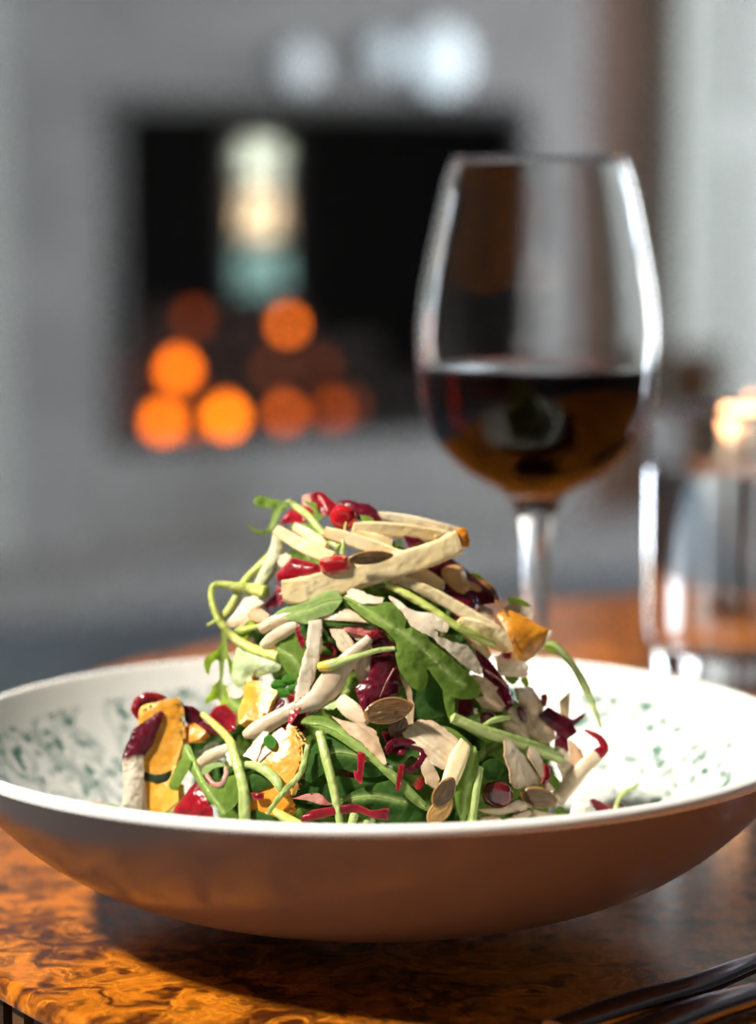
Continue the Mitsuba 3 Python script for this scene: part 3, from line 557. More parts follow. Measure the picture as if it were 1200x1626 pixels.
# ------------------------------------------------------------------ the salad: pieces seen on its face, in millimetres from the bowl's centre
PIECES = r"""
{"k":"rocket_leaf","l":"small bright rocket leaf with two lobes poking out left of the salad peak","c":"leaf","f":"p","s":"rocket","o":[[-37.4,-5.1,128.4],[-36.0,-4.4,129.6],[-33.6,-4.5,129.4],[-31.7,-4.9,128.7],[-29.3,-5.2,128.3],[-27.2,-5.2,128.3],[-26.5,-5.8,127.2],[-27.9,-6.7,125.6],[-29.3,-7.6,124.3],[-30.2,-8.9,122.1],[-31.6,-10.1,119.8],[-33.9,-10.2,118.8],[-36.3,-10.2,118.9],[-39.1,-9.5,121.1],[-38.7,-9.3,121.5],[-36.3,-10.0,120.2],[-33.9,-10.1,119.9],[-32.3,-8.9,122.1],[-32.0,-7.6,124.3],[-31.6,-6.5,126.1],[-33.1,-6.4,126.2],[-35.9,-6.2,126.5],[-37.1,-5.8,127.2]],"t":0.5,"b":0.1,"w":0.25,"j":0,"sm":1,"rib":[[-27.2,-5.7,127.9],[-29.3,-6.1,127.2],[-30.7,-7.6,124.8],[-32.0,-9.8,121.2]],"rw":0.36}
{"k":"rocket_stalk","l":"pale green rocket stem running down from the leaf at the salad peak","c":"stem","f":"r","s":"stem","o":[[-27.1,-7.9,128.4],[-24.5,-8.8,126.9],[-20.6,-15.0,124.7],[-17.7,-19.6,122.0],[-14.8,-22.5,119.1],[-11.6,-24.6,116.6]],"h":[0.91,1.09,1.18,1.09,1.0,1.18],"dr":0.8,"sec":2,"j":0}
{"k":"rocket_leaf","l":"tiny rocket sprig on the stem below the salad peak","c":"leaf","f":"p","s":"rocket","o":[[-22.7,-7.5,128.8],[-20.2,-9.9,128.7],[-18.4,-12.2,128.2],[-17.9,-15.1,126.2],[-16.1,-17.2,125.0],[-17.5,-17.5,124.0],[-18.8,-16.1,124.6],[-19.5,-13.3,126.9],[-20.7,-11.0,127.8]],"t":0.5,"b":0.1,"w":0.25,"j":0,"sm":1}
{"k":"rocket_stalk","l":"thin upright green rocket stalk between the red seed and the flat pumpkin seed","c":"stem","f":"r","s":"stem","o":[[-10.4,-26.2,114.9],[-10.2,-25.4,117.2],[-10.1,-24.3,120.3],[-9.4,-21.6,123.9]],"h":[0.91,0.68,0.5,0.27],"dr":0.8,"sec":2,"j":0}
{"k":"rocket_leaf","l":"narrow rocket leaf lying along the stem near the salad peak","c":"leaf","f":"p","s":"rocket","o":[[-26.3,-11.4,121.3],[-22.5,-14.6,122.6],[-19.6,-17.3,122.3],[-17.3,-19.9,120.6],[-19.6,-18.6,120.6],[-22.0,-16.3,121.3],[-24.4,-13.9,121.3]],"t":0.5,"b":0.1,"w":0.25,"j":0,"sm":1}
{"k":"radicchio_shred","l":"dark red radicchio shred with a white streak at the very top of the salad","c":"radicchio","f":"p","s":"red","o":[[-20.3,-6.0,129.7],[-18.9,-5.5,130.9],[-16.5,-7.6,130.9],[-14.5,-10.6,129.4],[-12.6,-12.7,128.2],[-12.2,-14.6,126.8],[-15.0,-15.9,124.8],[-16.8,-15.0,125.0],[-18.3,-12.3,126.7],[-19.8,-9.0,128.3]],"t":0.5,"b":0.3,"w":0.25,"j":0,"sm":1,"rib":[[-17.7,-8.1,130.3],[-16.2,-11.3,128.5],[-15.0,-14.6,126.3]],"rw":0.5}
{"k":"radicchio_shred","l":"white and pink radicchio shred behind the tiny sprig at the top","c":"radicchio","f":"p","s":"pink","o":[[-22.7,-4.0,129.5],[-20.4,-3.7,130.1],[-18.6,-9.3,127.8],[-19.7,-11.1,125.9],[-22.6,-8.1,126.2]],"t":0.5,"b":0.1,"w":0.25,"j":0,"sm":1}
{"k":"radicchio_shred","l":"crumpled dark red radicchio shred left of the sprig at the top","c":"radicchio","f":"p","s":"red","o":[[-29.2,-9.7,121.5],[-27.8,-8.2,123.9],[-26.4,-7.4,125.2],[-23.6,-6.3,127.0],[-20.2,-10.8,126.6],[-18.7,-13.2,125.3],[-20.1,-14.1,123.4],[-22.5,-13.1,122.4],[-26.4,-9.4,121.9]],"t":0.5,"b":0.3,"w":0.6,"j":0,"sm":1}
{"k":"pomegranate_seed","l":"large glossy red pomegranate seed on the top of the salad","c":"pomegranate seed","f":"b","s":"aril","o":[-10.2,-19.0,124.8],"a":4.55,"b":4.19,"r":20,"d":0.8,"ti":0}
{"k":"radicchio_shred","l":"dark purple radicchio shred right of the large red seed on top","c":"radicchio","f":"p","s":"darkred","o":[[-12.2,-12.2,128.6],[-8.9,-12.0,129.1],[-5.6,-12.9,128.2],[-2.8,-12.4,128.0],[-0.4,-14.3,126.3],[1.0,-18.4,123.8],[-1.4,-19.4,123.5],[-5.6,-18.6,124.1],[-8.9,-15.2,126.6]],"t":0.5,"b":0.25,"w":0.25,"j":0,"sm":1}
{"k":"rocket_leaf","l":"small green rocket scrap in front of the purple shred on top","c":"leaf","f":"p","s":"rocket","o":[[-5.4,-14.9,127.5],[-3.3,-15.1,127.1],[-2.0,-17.4,125.5],[-1.5,-20.1,123.8],[-4.7,-20.0,123.9]],"t":0.5,"b":0.1,"w":0.25,"j":0,"sm":1}
{"k":"apple_matchstick","l":"short cream matchstick under the stem at the left of the salad peak","c":"apple stick","f":"r","s":"apple","o":[[-30.2,-14.9,120.7],[-24.3,-17.9,117.5],[-19.5,-20.8,115.4],[-13.2,-23.4,113.2]],"h":[1.64,2.0,2.09,2.0],"dr":0.9,"sec":6,"j":0}
{"k":"apple_matchstick","l":"short cream matchstick tucked behind the stem near the peak","c":"apple stick","f":"r","s":"apple","o":[[-24.8,-14.4,121.6],[-19.6,-17.8,119.2],[-14.9,-20.7,116.8]],"h":[1.27,1.64,1.46],"dr":0.9,"sec":6,"j":0}
{"k":"apple_matchstick","l":"slim cream matchstick running under the red seed on top","c":"apple stick","f":"r","s":"apple","o":[[-15.8,-22.7,121.2],[-10.2,-23.5,119.6],[-3.2,-24.1,117.4],[4.2,-24.4,114.9],[8.3,-24.5,113.8]],"h":[1.64,2.0,2.0,1.82,1.64],"dr":0.8,"sec":6,"j":0}
{"k":"apple_matchstick","l":"pale matchstick just below the topmost stick at the right of the peak","c":"apple stick","f":"r","s":"apple","o":[[-7.4,-21.9,121.9],[0.5,-20.7,121.8],[8.4,-19.3,120.7],[15.3,-17.5,119.5],[22.5,-15.1,117.8]],"h":[1.86,2.06,2.17,2.06,1.86],"dr":0.8,"sec":6,"j":0}
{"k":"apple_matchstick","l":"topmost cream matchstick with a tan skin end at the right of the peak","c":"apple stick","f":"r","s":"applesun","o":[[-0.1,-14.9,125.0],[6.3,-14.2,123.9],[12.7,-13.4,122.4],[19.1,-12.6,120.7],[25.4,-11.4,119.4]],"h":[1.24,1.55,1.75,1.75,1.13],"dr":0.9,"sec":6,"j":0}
{"k":"apple_matchstick","l":"thick front cream matchstick with tan skin end, the biggest on the salad","c":"apple stick","f":"r","s":"apple","o":[[-28.0,-29.4,104.6],[-22.1,-29.2,104.5],[-14.8,-28.5,106.3],[-3.7,-27.5,109.3],[7.4,-26.1,112.3],[16.7,-24.2,115.0],[23.6,-22.1,117.9]],"h":[3.09,4.19,4.0,3.82,3.64,3.46,3.46],"dr":0.75,"sec":7,"j":0,"tip":[[23.6,-22.1,117.9],[24.5,-22.1,120.0],[25.4,-22.1,121.9]],"th":[3.64,2.73,0.91]}
{"k":"apple_matchstick","l":"pale matchstick between the front stick and the slim one above it","c":"apple stick","f":"r","s":"apple","o":[[-5.3,-22.9,119.9],[-0.1,-23.0,118.6],[4.1,-22.9,117.3]],"h":[1.55,1.75,1.55],"dr":0.8,"sec":6,"j":0}
{"k":"pumpkin_seed","l":"flat brown pumpkin seed lying on the thick front matchstick","c":"seed","f":"b","s":"seed","o":[-2.2,-33.0,114.9],"a":6.73,"b":2.0,"r":-6,"d":0.8,"ti":0}
{"k":"radicchio_shred","l":"small dark red radicchio shred between two matchsticks right of the flat seed","c":"radicchio","f":"p","s":"darkred","o":[[7.6,-22.0,119.8],[9.9,-21.3,119.1],[12.1,-20.4,118.8],[14.3,-19.6,116.8],[12.6,-20.8,115.7],[9.4,-22.4,115.4],[8.6,-22.2,117.5]],"t":0.5,"b":0.3,"w":0.25,"j":0,"sm":1}
{"k":"walnut_crumb","l":"small golden nut crumb between the two right-hand matchsticks","c":"nut crumb","f":"b","s":"nut","o":[16.3,-17.9,118.1],"a":2.32,"b":1.55,"r":-10,"d":0.8,"ti":0}
{"k":"apple_matchstick","l":"long cream matchstick running down the right slope of the salad","c":"apple stick","f":"r","s":"apple","o":[[3.9,-26.7,108.3],[9.9,-26.5,106.1],[15.7,-26.5,103.2],[22.0,-26.4,99.8],[30.4,-26.3,94.7],[35.7,-25.9,91.2],[40.0,-25.3,86.8]],"h":[1.34,1.75,1.86,1.86,1.86,1.86,1.55],"dr":0.8,"sec":6,"j":0}
{"k":"apple_matchstick","l":"wide cream stick under the dark purple radicchio at the right of the heap","c":"apple stick","f":"r","s":"apple","o":[[8.4,-23.0,109.1],[13.6,-22.0,107.1],[18.9,-21.4,104.3]],"h":[2.06,2.78,2.06],"dr":0.6,"sec":6,"j":0}
{"k":"apple_matchstick","l":"thick tan stick end above the squash chip on the right slope","c":"apple stick","f":"r","s":"apple","o":[[23.5,-28.2,95.5],[29.3,-26.9,92.9],[34.7,-25.2,90.0],[40.3,-23.3,85.6]],"h":[1.24,2.58,2.89,2.17],"dr":0.7,"sec":6,"j":0}
{"k":"apple_matchstick","l":"thin cream stick with a cut end below the green stem on the right slope","c":"apple stick","f":"p","s":"appleflat","o":[[22.9,-29.8,95.5],[26.1,-29.7,93.9],[30.3,-29.4,89.1],[33.0,-28.9,85.3],[31.3,-30.7,83.5],[28.7,-31.2,86.8],[26.0,-31.5,90.5]],"t":1.2,"b":0.1,"w":0.25,"j":0,"sm":1}
{"k":"radicchio_shred","l":"crimson radicchio shred with wet glare left of the red cube","c":"radicchio","f":"p","s":"red","o":[[-30.0,-19.2,107.8],[-27.5,-20.1,110.3],[-25.4,-20.4,113.0],[-22.3,-22.7,112.6],[-17.6,-25.3,111.8],[-16.2,-26.6,109.4],[-20.4,-25.6,107.7],[-26.0,-23.3,106.5],[-29.4,-21.2,105.9]],"t":0.5,"b":0.35,"w":0.8,"j":0,"sm":1}
{"k":"radicchio_shred","l":"small crimson radicchio tail hanging below the thick front matchstick","c":"radicchio","f":"p","s":"red","o":[[-29.9,-21.2,105.1],[-26.6,-26.2,102.7],[-27.8,-27.0,101.0],[-28.8,-27.5,99.5],[-29.7,-24.9,101.7]],"t":0.5,"b":0.1,"w":0.25,"j":0,"sm":1}
{"k":"pomegranate_seed","l":"cut red pomegranate cube on the thick front matchstick","c":"pomegranate seed","f":"b","s":"aril","o":[-12.6,-30.1,112.3],"a":5.1,"b":3.0,"r":-8,"d":0.7,"ti":0,"sq":1}
{"k":"endive_piece","l":"upright pale green endive rib at the left of the salad peak","c":"endive","f":"r","s":"palegreen","o":[[-29.9,-10.7,118.5],[-30.0,-11.2,115.2],[-31.3,-12.3,111.1],[-33.4,-12.6,106.9],[-36.0,-13.4,103.2]],"h":[1.64,2.18,2.18,2.09,1.36],"dr":0.5,"sec":2,"j":0}
{"k":"endive_piece","l":"curled cream endive shred right of the pale green rib","c":"endive","f":"p","s":"white","o":[[-29.0,-17.3,109.9],[-29.7,-15.8,111.1],[-29.0,-15.4,113.0],[-27.1,-16.6,114.1],[-25.4,-18.6,113.4],[-26.1,-19.2,111.1],[-28.0,-18.6,109.2]],"t":0.5,"b":0.3,"w":0.25,"j":0.22,"sm":1}
{"k":"rocket_stalk","l":"yellow green stem slanting down behind the looped rocket stalk","c":"stem","f":"r","s":"stemy","o":[[-31.8,-10.7,112.8],[-35.8,-11.2,108.8],[-39.6,-11.7,105.1],[-42.0,-13.5,101.1],[-43.9,-15.0,97.5],[-46.9,-16.0,94.3],[-50.8,-16.7,92.2]],"h":[1.36,1.36,1.18,1.09,1.36,0.91,0.41],"dr":0.8,"sec":2,"j":0}
{"k":"rocket_stalk","l":"looped yellow green rocket stalk arching out at the left of the salad","c":"stem","f":"r","s":"stemy","o":[[-33.2,-18.9,102.5],[-37.1,-14.8,102.7],[-41.8,-14.5,103.5],[-46.5,-14.2,104.2],[-48.9,-14.3,103.8],[-49.7,-15.1,102.0],[-49.3,-16.5,98.9],[-48.0,-17.7,95.3],[-45.9,-18.7,92.2],[-42.6,-19.3,88.9],[-36.7,-24.5,86.3],[-29.1,-30.8,85.3]],"h":[1.91,1.82,1.46,1.09,1.0,1.0,1.0,1.09,1.18,1.27,1.55,1.64],"dr":0.8,"sec":2,"j":0}
{"k":"rocket_leaf","l":"bright rocket leaf hanging from the loop over the left bowl rim","c":"leaf","f":"p","s":"rocketlit","o":[[-46.6,-18.6,91.3],[-44.8,-18.7,91.2],[-45.0,-19.0,87.1],[-44.5,-19.4,83.9],[-43.1,-19.6,81.3],[-43.2,-19.9,77.8],[-44.0,-19.9,78.1],[-44.8,-19.5,82.5],[-45.6,-19.6,81.8],[-45.8,-19.7,79.6],[-46.2,-20.0,76.8],[-46.1,-20.1,75.0],[-44.1,-20.1,74.5],[-43.7,-20.3,72.5],[-44.4,-21.2,70.6],[-45.0,-23.0,68.9],[-46.4,-21.3,68.5],[-47.4,-20.8,70.5],[-48.7,-20.8,70.5],[-50.9,-21.1,69.5],[-51.5,-20.8,70.5],[-49.5,-20.3,73.0],[-49.2,-20.1,74.6],[-47.3,-20.0,76.3],[-47.2,-19.7,79.6],[-47.5,-19.5,82.3],[-49.5,-19.6,81.1],[-50.4,-19.9,77.7],[-51.5,-19.7,79.6],[-51.7,-19.6,82.0],[-49.9,-19.4,83.9],[-47.6,-19.2,85.6],[-46.7,-19.0,87.9]],"t":0.5,"b":0.1,"w":0.3,"j":0,"sm":1,"rib":[[-45.8,-18.9,91.2],[-45.9,-19.3,87.2],[-46.1,-19.7,83.4],[-46.5,-20.0,79.6],[-46.7,-20.4,74.5],[-46.4,-21.1,70.6]],"rw":0.39}
{"k":"endive_piece","l":"broad white endive piece left of centre under the loop","c":"endive","f":"p","s":"white","o":[[-39.9,-15.3,100.5],[-36.1,-16.9,100.9],[-33.5,-21.4,99.7],[-37.4,-19.3,96.8],[-36.9,-20.8,95.4],[-39.3,-19.6,92.8],[-44.0,-18.4,91.8],[-45.2,-18.0,93.2],[-41.7,-16.7,97.1]],"t":0.9,"b":0.25,"w":0.25,"j":0.22,"sm":1}
{"k":"nut_shaving","l":"small peach nut shaving right of the broad white endive","c":"nut shaving","f":"p","s":"nutflat","o":[[-38.8,-19.1,96.0],[-36.4,-21.1,97.7],[-33.9,-23.5,97.9],[-31.7,-26.2,96.7],[-33.4,-26.0,94.7],[-36.3,-23.4,94.3]],"t":1,"b":0.1,"w":0.25,"j":0,"sm":1}
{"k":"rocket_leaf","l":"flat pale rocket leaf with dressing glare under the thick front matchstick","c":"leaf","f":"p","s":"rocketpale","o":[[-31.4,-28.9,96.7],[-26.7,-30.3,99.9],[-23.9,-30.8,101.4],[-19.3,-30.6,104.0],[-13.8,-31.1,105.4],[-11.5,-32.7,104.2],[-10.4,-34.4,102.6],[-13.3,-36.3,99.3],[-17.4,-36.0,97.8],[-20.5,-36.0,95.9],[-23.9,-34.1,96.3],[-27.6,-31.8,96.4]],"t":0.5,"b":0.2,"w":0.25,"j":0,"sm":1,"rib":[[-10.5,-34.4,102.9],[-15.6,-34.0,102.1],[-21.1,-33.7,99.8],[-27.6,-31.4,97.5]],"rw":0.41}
{"k":"endive_piece","l":"pale stick with a tan end under the flat pale rocket leaf","c":"endive","f":"r","s":"white","o":[[-34.5,-27.2,92.9],[-30.0,-29.4,95.6],[-24.9,-31.4,97.8]],"h":[1.64,1.82,1.55],"dr":0.8,"sec":2,"j":0}
{"k":"rocket_stalk","l":"slim stalk with a pale bud end pointing left below the loop","c":"stem","f":"r","s":"stemy","o":[[-42.4,-20.2,91.3],[-40.7,-20.2,91.3],[-38.0,-23.0,92.4],[-34.9,-25.7,93.5],[-29.2,-29.4,95.2],[-25.4,-30.9,96.8]],"h":[0.54,1.13,0.84,0.74,0.74,0.69],"dr":0.8,"sec":2,"j":0}
{"k":"endive_piece","l":"white stick slanting up right beside the pale leaf at mid left","c":"endive","f":"r","s":"white","o":[[-33.9,-27.9,87.8],[-31.4,-29.5,90.2],[-27.6,-31.6,92.9],[-23.4,-32.9,95.2]],"h":[1.18,1.82,2.0,1.64],"dr":0.7,"sec":2,"j":0}
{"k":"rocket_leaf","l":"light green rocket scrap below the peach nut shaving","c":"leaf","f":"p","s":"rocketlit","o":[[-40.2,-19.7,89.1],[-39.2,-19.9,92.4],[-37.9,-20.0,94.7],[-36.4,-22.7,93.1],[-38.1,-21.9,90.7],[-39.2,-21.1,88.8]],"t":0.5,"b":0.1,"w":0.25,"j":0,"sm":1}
{"k":"endive_piece","l":"glossy pale green lettuce leaf at the left above the yellow squash wedge","c":"endive","f":"p","s":"lettuce","o":[[-41.6,-18.8,85.9],[-38.9,-21.5,86.0],[-36.0,-24.6,85.3],[-32.3,-27.8,84.6],[-29.2,-30.2,83.7],[-28.7,-31.0,81.6],[-32.8,-28.5,79.5],[-37.0,-25.3,78.0],[-38.0,-25.2,74.4],[-41.2,-21.8,73.8],[-43.1,-19.6,76.2],[-43.0,-19.3,80.0]],"t":0.9,"b":0.35,"w":0.6,"j":0,"sm":1,"rib":[[-34.9,-25.8,85.8],[-35.7,-25.8,81.9],[-37.8,-24.9,77.4]],"rw":0.64}
{"k":"endive_piece","l":"cream endive scrap beneath the pale green lettuce leaf","c":"endive","f":"p","s":"white","o":[[-44.9,-20.2,74.0],[-42.3,-20.5,74.8],[-40.1,-23.4,74.1],[-39.5,-25.4,72.4],[-41.6,-24.4,71.2],[-44.1,-20.6,71.2]],"t":0.9,"b":0.1,"w":0.25,"j":0.22,"sm":1}
{"k":"rocket_leaf","l":"large deep green rocket leaf with rounded lobes at the middle of the salad","c":"leaf","f":"p","s":"rocket","o":[[-10.0,-35.5,103.8],[-7.3,-36.5,103.1],[-4.2,-38.1,101.6],[-0.6,-38.1,101.5],[2.5,-36.8,102.5],[5.1,-37.4,101.5],[6.6,-38.7,99.6],[8.3,-40.0,97.7],[7.7,-42.1,95.3],[10.2,-41.1,95.9],[11.8,-41.7,94.3],[14.4,-41.2,93.7],[14.9,-41.5,92.0],[18.5,-41.1,89.0],[22.7,-40.6,85.3],[26.9,-39.4,81.4],[29.5,-38.5,78.6],[29.9,-38.8,76.0],[27.9,-40.7,74.8],[23.7,-42.6,75.0],[20.0,-43.4,76.4],[18.0,-43.4,79.0],[15.4,-43.5,82.6],[14.1,-43.5,84.2],[14.5,-44.0,81.2],[13.3,-44.7,78.2],[11.3,-45.2,77.9],[8.7,-45.2,80.2],[6.1,-44.8,83.8],[5.0,-44.1,88.0],[5.2,-43.3,91.5],[3.0,-42.9,94.0],[1.5,-42.6,95.4],[-2.1,-41.3,97.2],[-7.3,-38.6,100.6]],"t":0.5,"b":0.15,"w":0.5,"j":0,"sm":1,"rib":[[-10.0,-35.9,103.8],[-4.7,-38.7,101.2],[0.5,-41.2,97.8],[7.7,-42.8,93.9],[14.9,-42.9,87.8],[19.5,-42.4,83.2],[24.2,-41.4,78.9]],"rw":0.72}
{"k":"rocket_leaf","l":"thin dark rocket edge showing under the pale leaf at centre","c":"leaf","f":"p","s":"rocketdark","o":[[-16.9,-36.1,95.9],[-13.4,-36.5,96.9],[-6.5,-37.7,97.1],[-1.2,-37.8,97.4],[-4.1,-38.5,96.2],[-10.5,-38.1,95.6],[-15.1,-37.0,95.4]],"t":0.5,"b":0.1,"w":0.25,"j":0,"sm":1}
{"k":"celeriac_shaving","l":"cream shaving between the pale leaf and the large green leaf","c":"celeriac","f":"p","s":"cream","o":[[-15.7,-36.5,97.1],[-12.3,-36.5,98.8],[-8.5,-36.2,100.2],[-4.1,-38.1,98.0],[0.8,-39.4,96.3],[-6.4,-38.7,96.9],[-12.2,-37.6,97.0]],"t":0.8,"b":0.1,"w":0.25,"j":0,"sm":1}
{"k":"celeriac_shaving","l":"short rough white shaving above the base of the large green leaf","c":"celeriac","f":"p","s":"whiterough","o":[[-8.9,-33.2,105.0],[-7.3,-32.8,105.6],[-4.2,-33.7,104.8],[-1.6,-34.8,103.6],[2.1,-34.9,103.1],[1.0,-36.6,101.7],[-4.2,-36.9,101.4],[-7.3,-35.9,102.4],[-9.4,-34.9,103.2]],"t":0.9,"b":0.1,"w":0.25,"j":0.3,"sm":1}
{"k":"celeriac_shaving","l":"long rough white shaving along the top of the large green leaf","c":"celeriac","f":"p","s":"whiterough","o":[[3.3,-33.8,103.5],[5.7,-34.5,102.5],[8.2,-35.9,100.5],[13.4,-35.9,98.6],[16.3,-34.8,98.6],[20.3,-35.7,95.9],[20.1,-37.7,93.6],[16.2,-38.7,94.6],[17.5,-38.9,92.7],[21.7,-37.9,90.6],[25.9,-36.2,89.6],[28.6,-35.9,86.0],[30.2,-35.7,82.8],[29.8,-36.4,80.8],[26.9,-37.6,82.6],[23.8,-38.7,84.7],[19.6,-39.3,88.7],[14.9,-39.6,93.0],[11.8,-40.1,94.3],[8.7,-39.3,96.3],[7.6,-37.4,98.9],[5.1,-35.9,101.2]],"t":0.9,"b":0.1,"w":0.25,"j":0.35,"sm":1}
{"k":"rocket_stalk","l":"straight yellow green rocket stem running down the right slope","c":"stem","f":"r","s":"stemy","o":[[2.6,-29.6,106.6],[8.3,-31.2,103.8],[15.0,-32.8,100.0],[21.8,-34.3,95.5],[28.1,-33.1,92.1],[34.1,-30.1,88.5]],"h":[1.03,1.24,1.24,1.24,1.34,1.13],"dr":0.8,"sec":2,"j":0}
{"k":"radicchio_shred","l":"large dark purple radicchio leaf on the right shoulder of the salad","c":"radicchio","f":"p","s":"darkred","o":[[13.6,-21.9,109.7],[17.9,-18.6,110.7],[21.8,-14.3,111.8],[25.5,-13.9,109.1],[29.7,-14.7,104.9],[33.5,-16.0,101.9],[35.8,-17.2,99.1],[30.6,-19.7,98.7],[26.2,-26.6,97.6],[24.1,-24.2,100.4],[18.9,-24.6,102.9],[20.1,-20.5,104.7],[17.4,-19.9,106.8]],"t":0.7,"b":0.3,"w":0.5,"j":0,"sm":1}
{"k":"almond_flake","l":"tan toasted almond flake on the purple radicchio leaf","c":"almond","f":"p","s":"almond","o":[[18.7,-20.7,108.5],[20.0,-19.2,109.8],[23.3,-16.1,109.9],[25.0,-16.2,108.9],[26.5,-16.7,105.7],[29.6,-17.5,104.0],[30.3,-18.0,102.7],[26.9,-20.6,101.9],[23.6,-23.0,102.8],[20.5,-21.8,105.3]],"t":1.3,"b":0.3,"w":0.25,"j":0,"sm":1}
{"k":"onion_strip","l":"glossy brown onion strip at the edge of the right shoulder","c":"onion","f":"r","s":"brown","o":[[28.7,-13.1,105.8],[31.9,-13.8,104.0],[34.3,-14.8,101.7],[35.7,-15.8,99.4]],"h":[0.72,1.34,1.34,0.72],"dr":0.8,"sec":2,"j":0}
{"k":"rocket_leaf","l":"little green tip above the brown onion strip on the right shoulder","c":"leaf","f":"p","s":"rocketlit","o":[[26.9,-11.8,106.9],[28.8,-11.8,107.4],[30.9,-11.9,106.4],[33.6,-12.6,104.1],[32.0,-12.6,104.1],[29.3,-12.0,105.3]],"t":0.5,"b":0.1,"w":0.25,"j":0,"sm":1}
{"k":"squash_slice","l":"curved orange squash chip with pale edge at the right shoulder","c":"squash","f":"p","s":"squashdark","o":[[35.2,-22.1,96.3],[39.0,-21.6,96.9],[43.2,-22.1,95.2],[47.4,-23.0,92.7],[50.7,-23.2,91.7],[48.5,-23.6,88.1],[45.3,-24.0,84.4],[43.2,-25.1,82.9],[40.9,-27.3,83.9],[39.9,-26.9,87.1],[38.3,-26.5,91.3]],"t":1.6,"b":0.3,"w":0.25,"j":0,"sm":1,"rib":[[51.0,-23.5,91.6],[48.7,-23.9,87.6],[45.3,-24.3,83.8]],"rw":0.72}
{"k":"onion_strip","l":"fine brown thread across the orange squash chip","c":"onion","f":"r","s":"brown","o":[[34.7,-22.6,100.7],[37.3,-23.7,97.7],[39.4,-24.9,94.2],[40.1,-26.5,91.3],[39.4,-28.7,89.2]],"h":[0.41,0.41,0.41,0.41,0.31],"dr":0.8,"sec":2,"j":0}
{"k":"celeriac_shaving","l":"bright white shaving behind the orange squash chip","c":"celeriac","f":"p","s":"whiterough","o":[[37.1,-16.7,97.0],[39.8,-16.1,98.8],[43.5,-16.4,98.2],[46.4,-17.0,96.1],[45.6,-17.7,94.0],[41.9,-17.2,95.5],[38.2,-17.2,95.5]],"t":0.9,"b":0.1,"w":0.25,"j":0.2,"sm":1}
{"k":"rocket_leaf","l":"green rocket tip peeking behind the white shaving at the right shoulder","c":"leaf","f":"p","s":"rocketlit","o":[[38.6,-14.5,99.8],[41.5,-14.3,100.2],[44.4,-14.9,98.8],[45.7,-15.4,97.5],[42.5,-15.2,98.0],[39.3,-15.1,98.2]],"t":0.5,"b":0.1,"w":0.25,"j":0,"sm":1}
{"k":"radicchio_shred","l":"small dark red scrap beside the orange squash chip","c":"radicchio","f":"p","s":"darkred","o":[[30.6,-27.0,94.8],[32.6,-24.7,95.0],[34.4,-26.3,92.8],[32.4,-28.2,92.9]],"t":0.5,"b":0.1,"w":0.25,"j":0,"sm":1}
{"k":"endive_piece","l":"tan endive scrap left of the orange squash chip","c":"endive","f":"p","s":"tan","o":[[27.5,-25.4,96.9],[30.7,-19.4,98.4],[33.9,-17.7,96.8],[34.7,-24.2,93.0],[32.5,-26.7,92.9],[29.4,-25.9,95.4]],"t":0.9,"b":0.1,"w":0.25,"j":0.22,"sm":1}
{"k":"endive_piece","l":"white endive chunk under the orange squash chip","c":"endive","f":"p","s":"white","o":[[34.5,-29.5,84.9],[38.4,-25.5,86.0],[42.2,-22.3,83.6],[44.5,-20.8,80.4],[43.6,-22.6,78.0],[38.8,-27.6,78.4],[35.6,-30.0,80.1]],"t":0.9,"b":0.3,"w":0.25,"j":0.22,"sm":1}
{"k":"radicchio_shred","l":"crimson scrap on the white endive chunk under the squash chip","c":"radicchio","f":"p","s":"red","o":[[36.6,-29.6,86.0],[39.1,-27.2,85.8],[39.0,-28.1,84.1],[37.1,-29.7,84.6]],"t":0.5,"b":0.1,"w":0.25,"j":0,"sm":1}
{"k":"radicchio_shred","l":"long dark red radicchio band down the right slope","c":"radicchio","f":"p","s":"darkred","o":[[28.7,-31.8,87.4],[32.4,-30.6,84.0],[36.1,-29.0,78.9],[39.4,-27.3,74.3],[39.9,-28.7,70.9],[37.7,-31.6,69.3],[34.5,-31.7,73.6],[31.3,-32.5,78.5],[30.1,-32.3,82.7]],"t":0.7,"b":0.2,"w":0.25,"j":0,"sm":1,"rib":[[31.3,-32.1,81.6],[35.6,-29.8,78.5],[38.8,-28.1,74.5]],"rw":0.41}
{"k":"rocket_stalk","l":"thin rocket stem drooping over the right side of the bowl","c":"stem","f":"r","s":"stem","o":[[50.0,-18.3,86.9],[52.5,-18.3,86.4],[55.6,-18.6,83.3],[58.4,-18.9,79.9],[61.0,-19.3,75.5],[63.1,-19.8,71.2],[64.7,-21.0,66.9],[66.3,-22.2,62.4]],"h":[0.73,1.21,1.21,1.03,1.21,0.91,0.73,0.42],"dr":0.8,"sec":2,"j":0}
{"k":"rocket_leaf","l":"green leaf base where the drooping stem leaves the salad","c":"leaf","f":"p","s":"rocketlit","o":[[49.1,-18.0,86.0],[51.3,-17.8,87.8],[53.8,-17.9,86.7],[55.0,-18.2,84.2],[52.5,-18.2,83.9],[50.6,-18.1,84.5]],"t":0.5,"b":0.1,"w":0.25,"j":0,"sm":1}
{"k":"endive_piece","l":"white endive scrap above the right slope of shreds","c":"endive","f":"p","s":"white","o":[[35.2,-28.5,84.6],[39.7,-24.0,85.1],[44.0,-20.8,80.8],[44.1,-21.5,77.7],[40.3,-25.8,77.8],[36.1,-28.8,80.9]],"t":0.9,"b":0.1,"w":0.25,"j":0.22,"sm":1}
{"k":"rocket_leaf","l":"rocket scrap between white pieces on the right slope","c":"leaf","f":"p","s":"rocket","o":[[37.2,-28.9,78.9],[39.6,-26.6,79.4],[41.6,-25.0,77.8],[39.9,-27.1,76.4],[38.3,-28.4,77.2]],"t":0.5,"b":0.1,"w":0.25,"j":0,"sm":1}
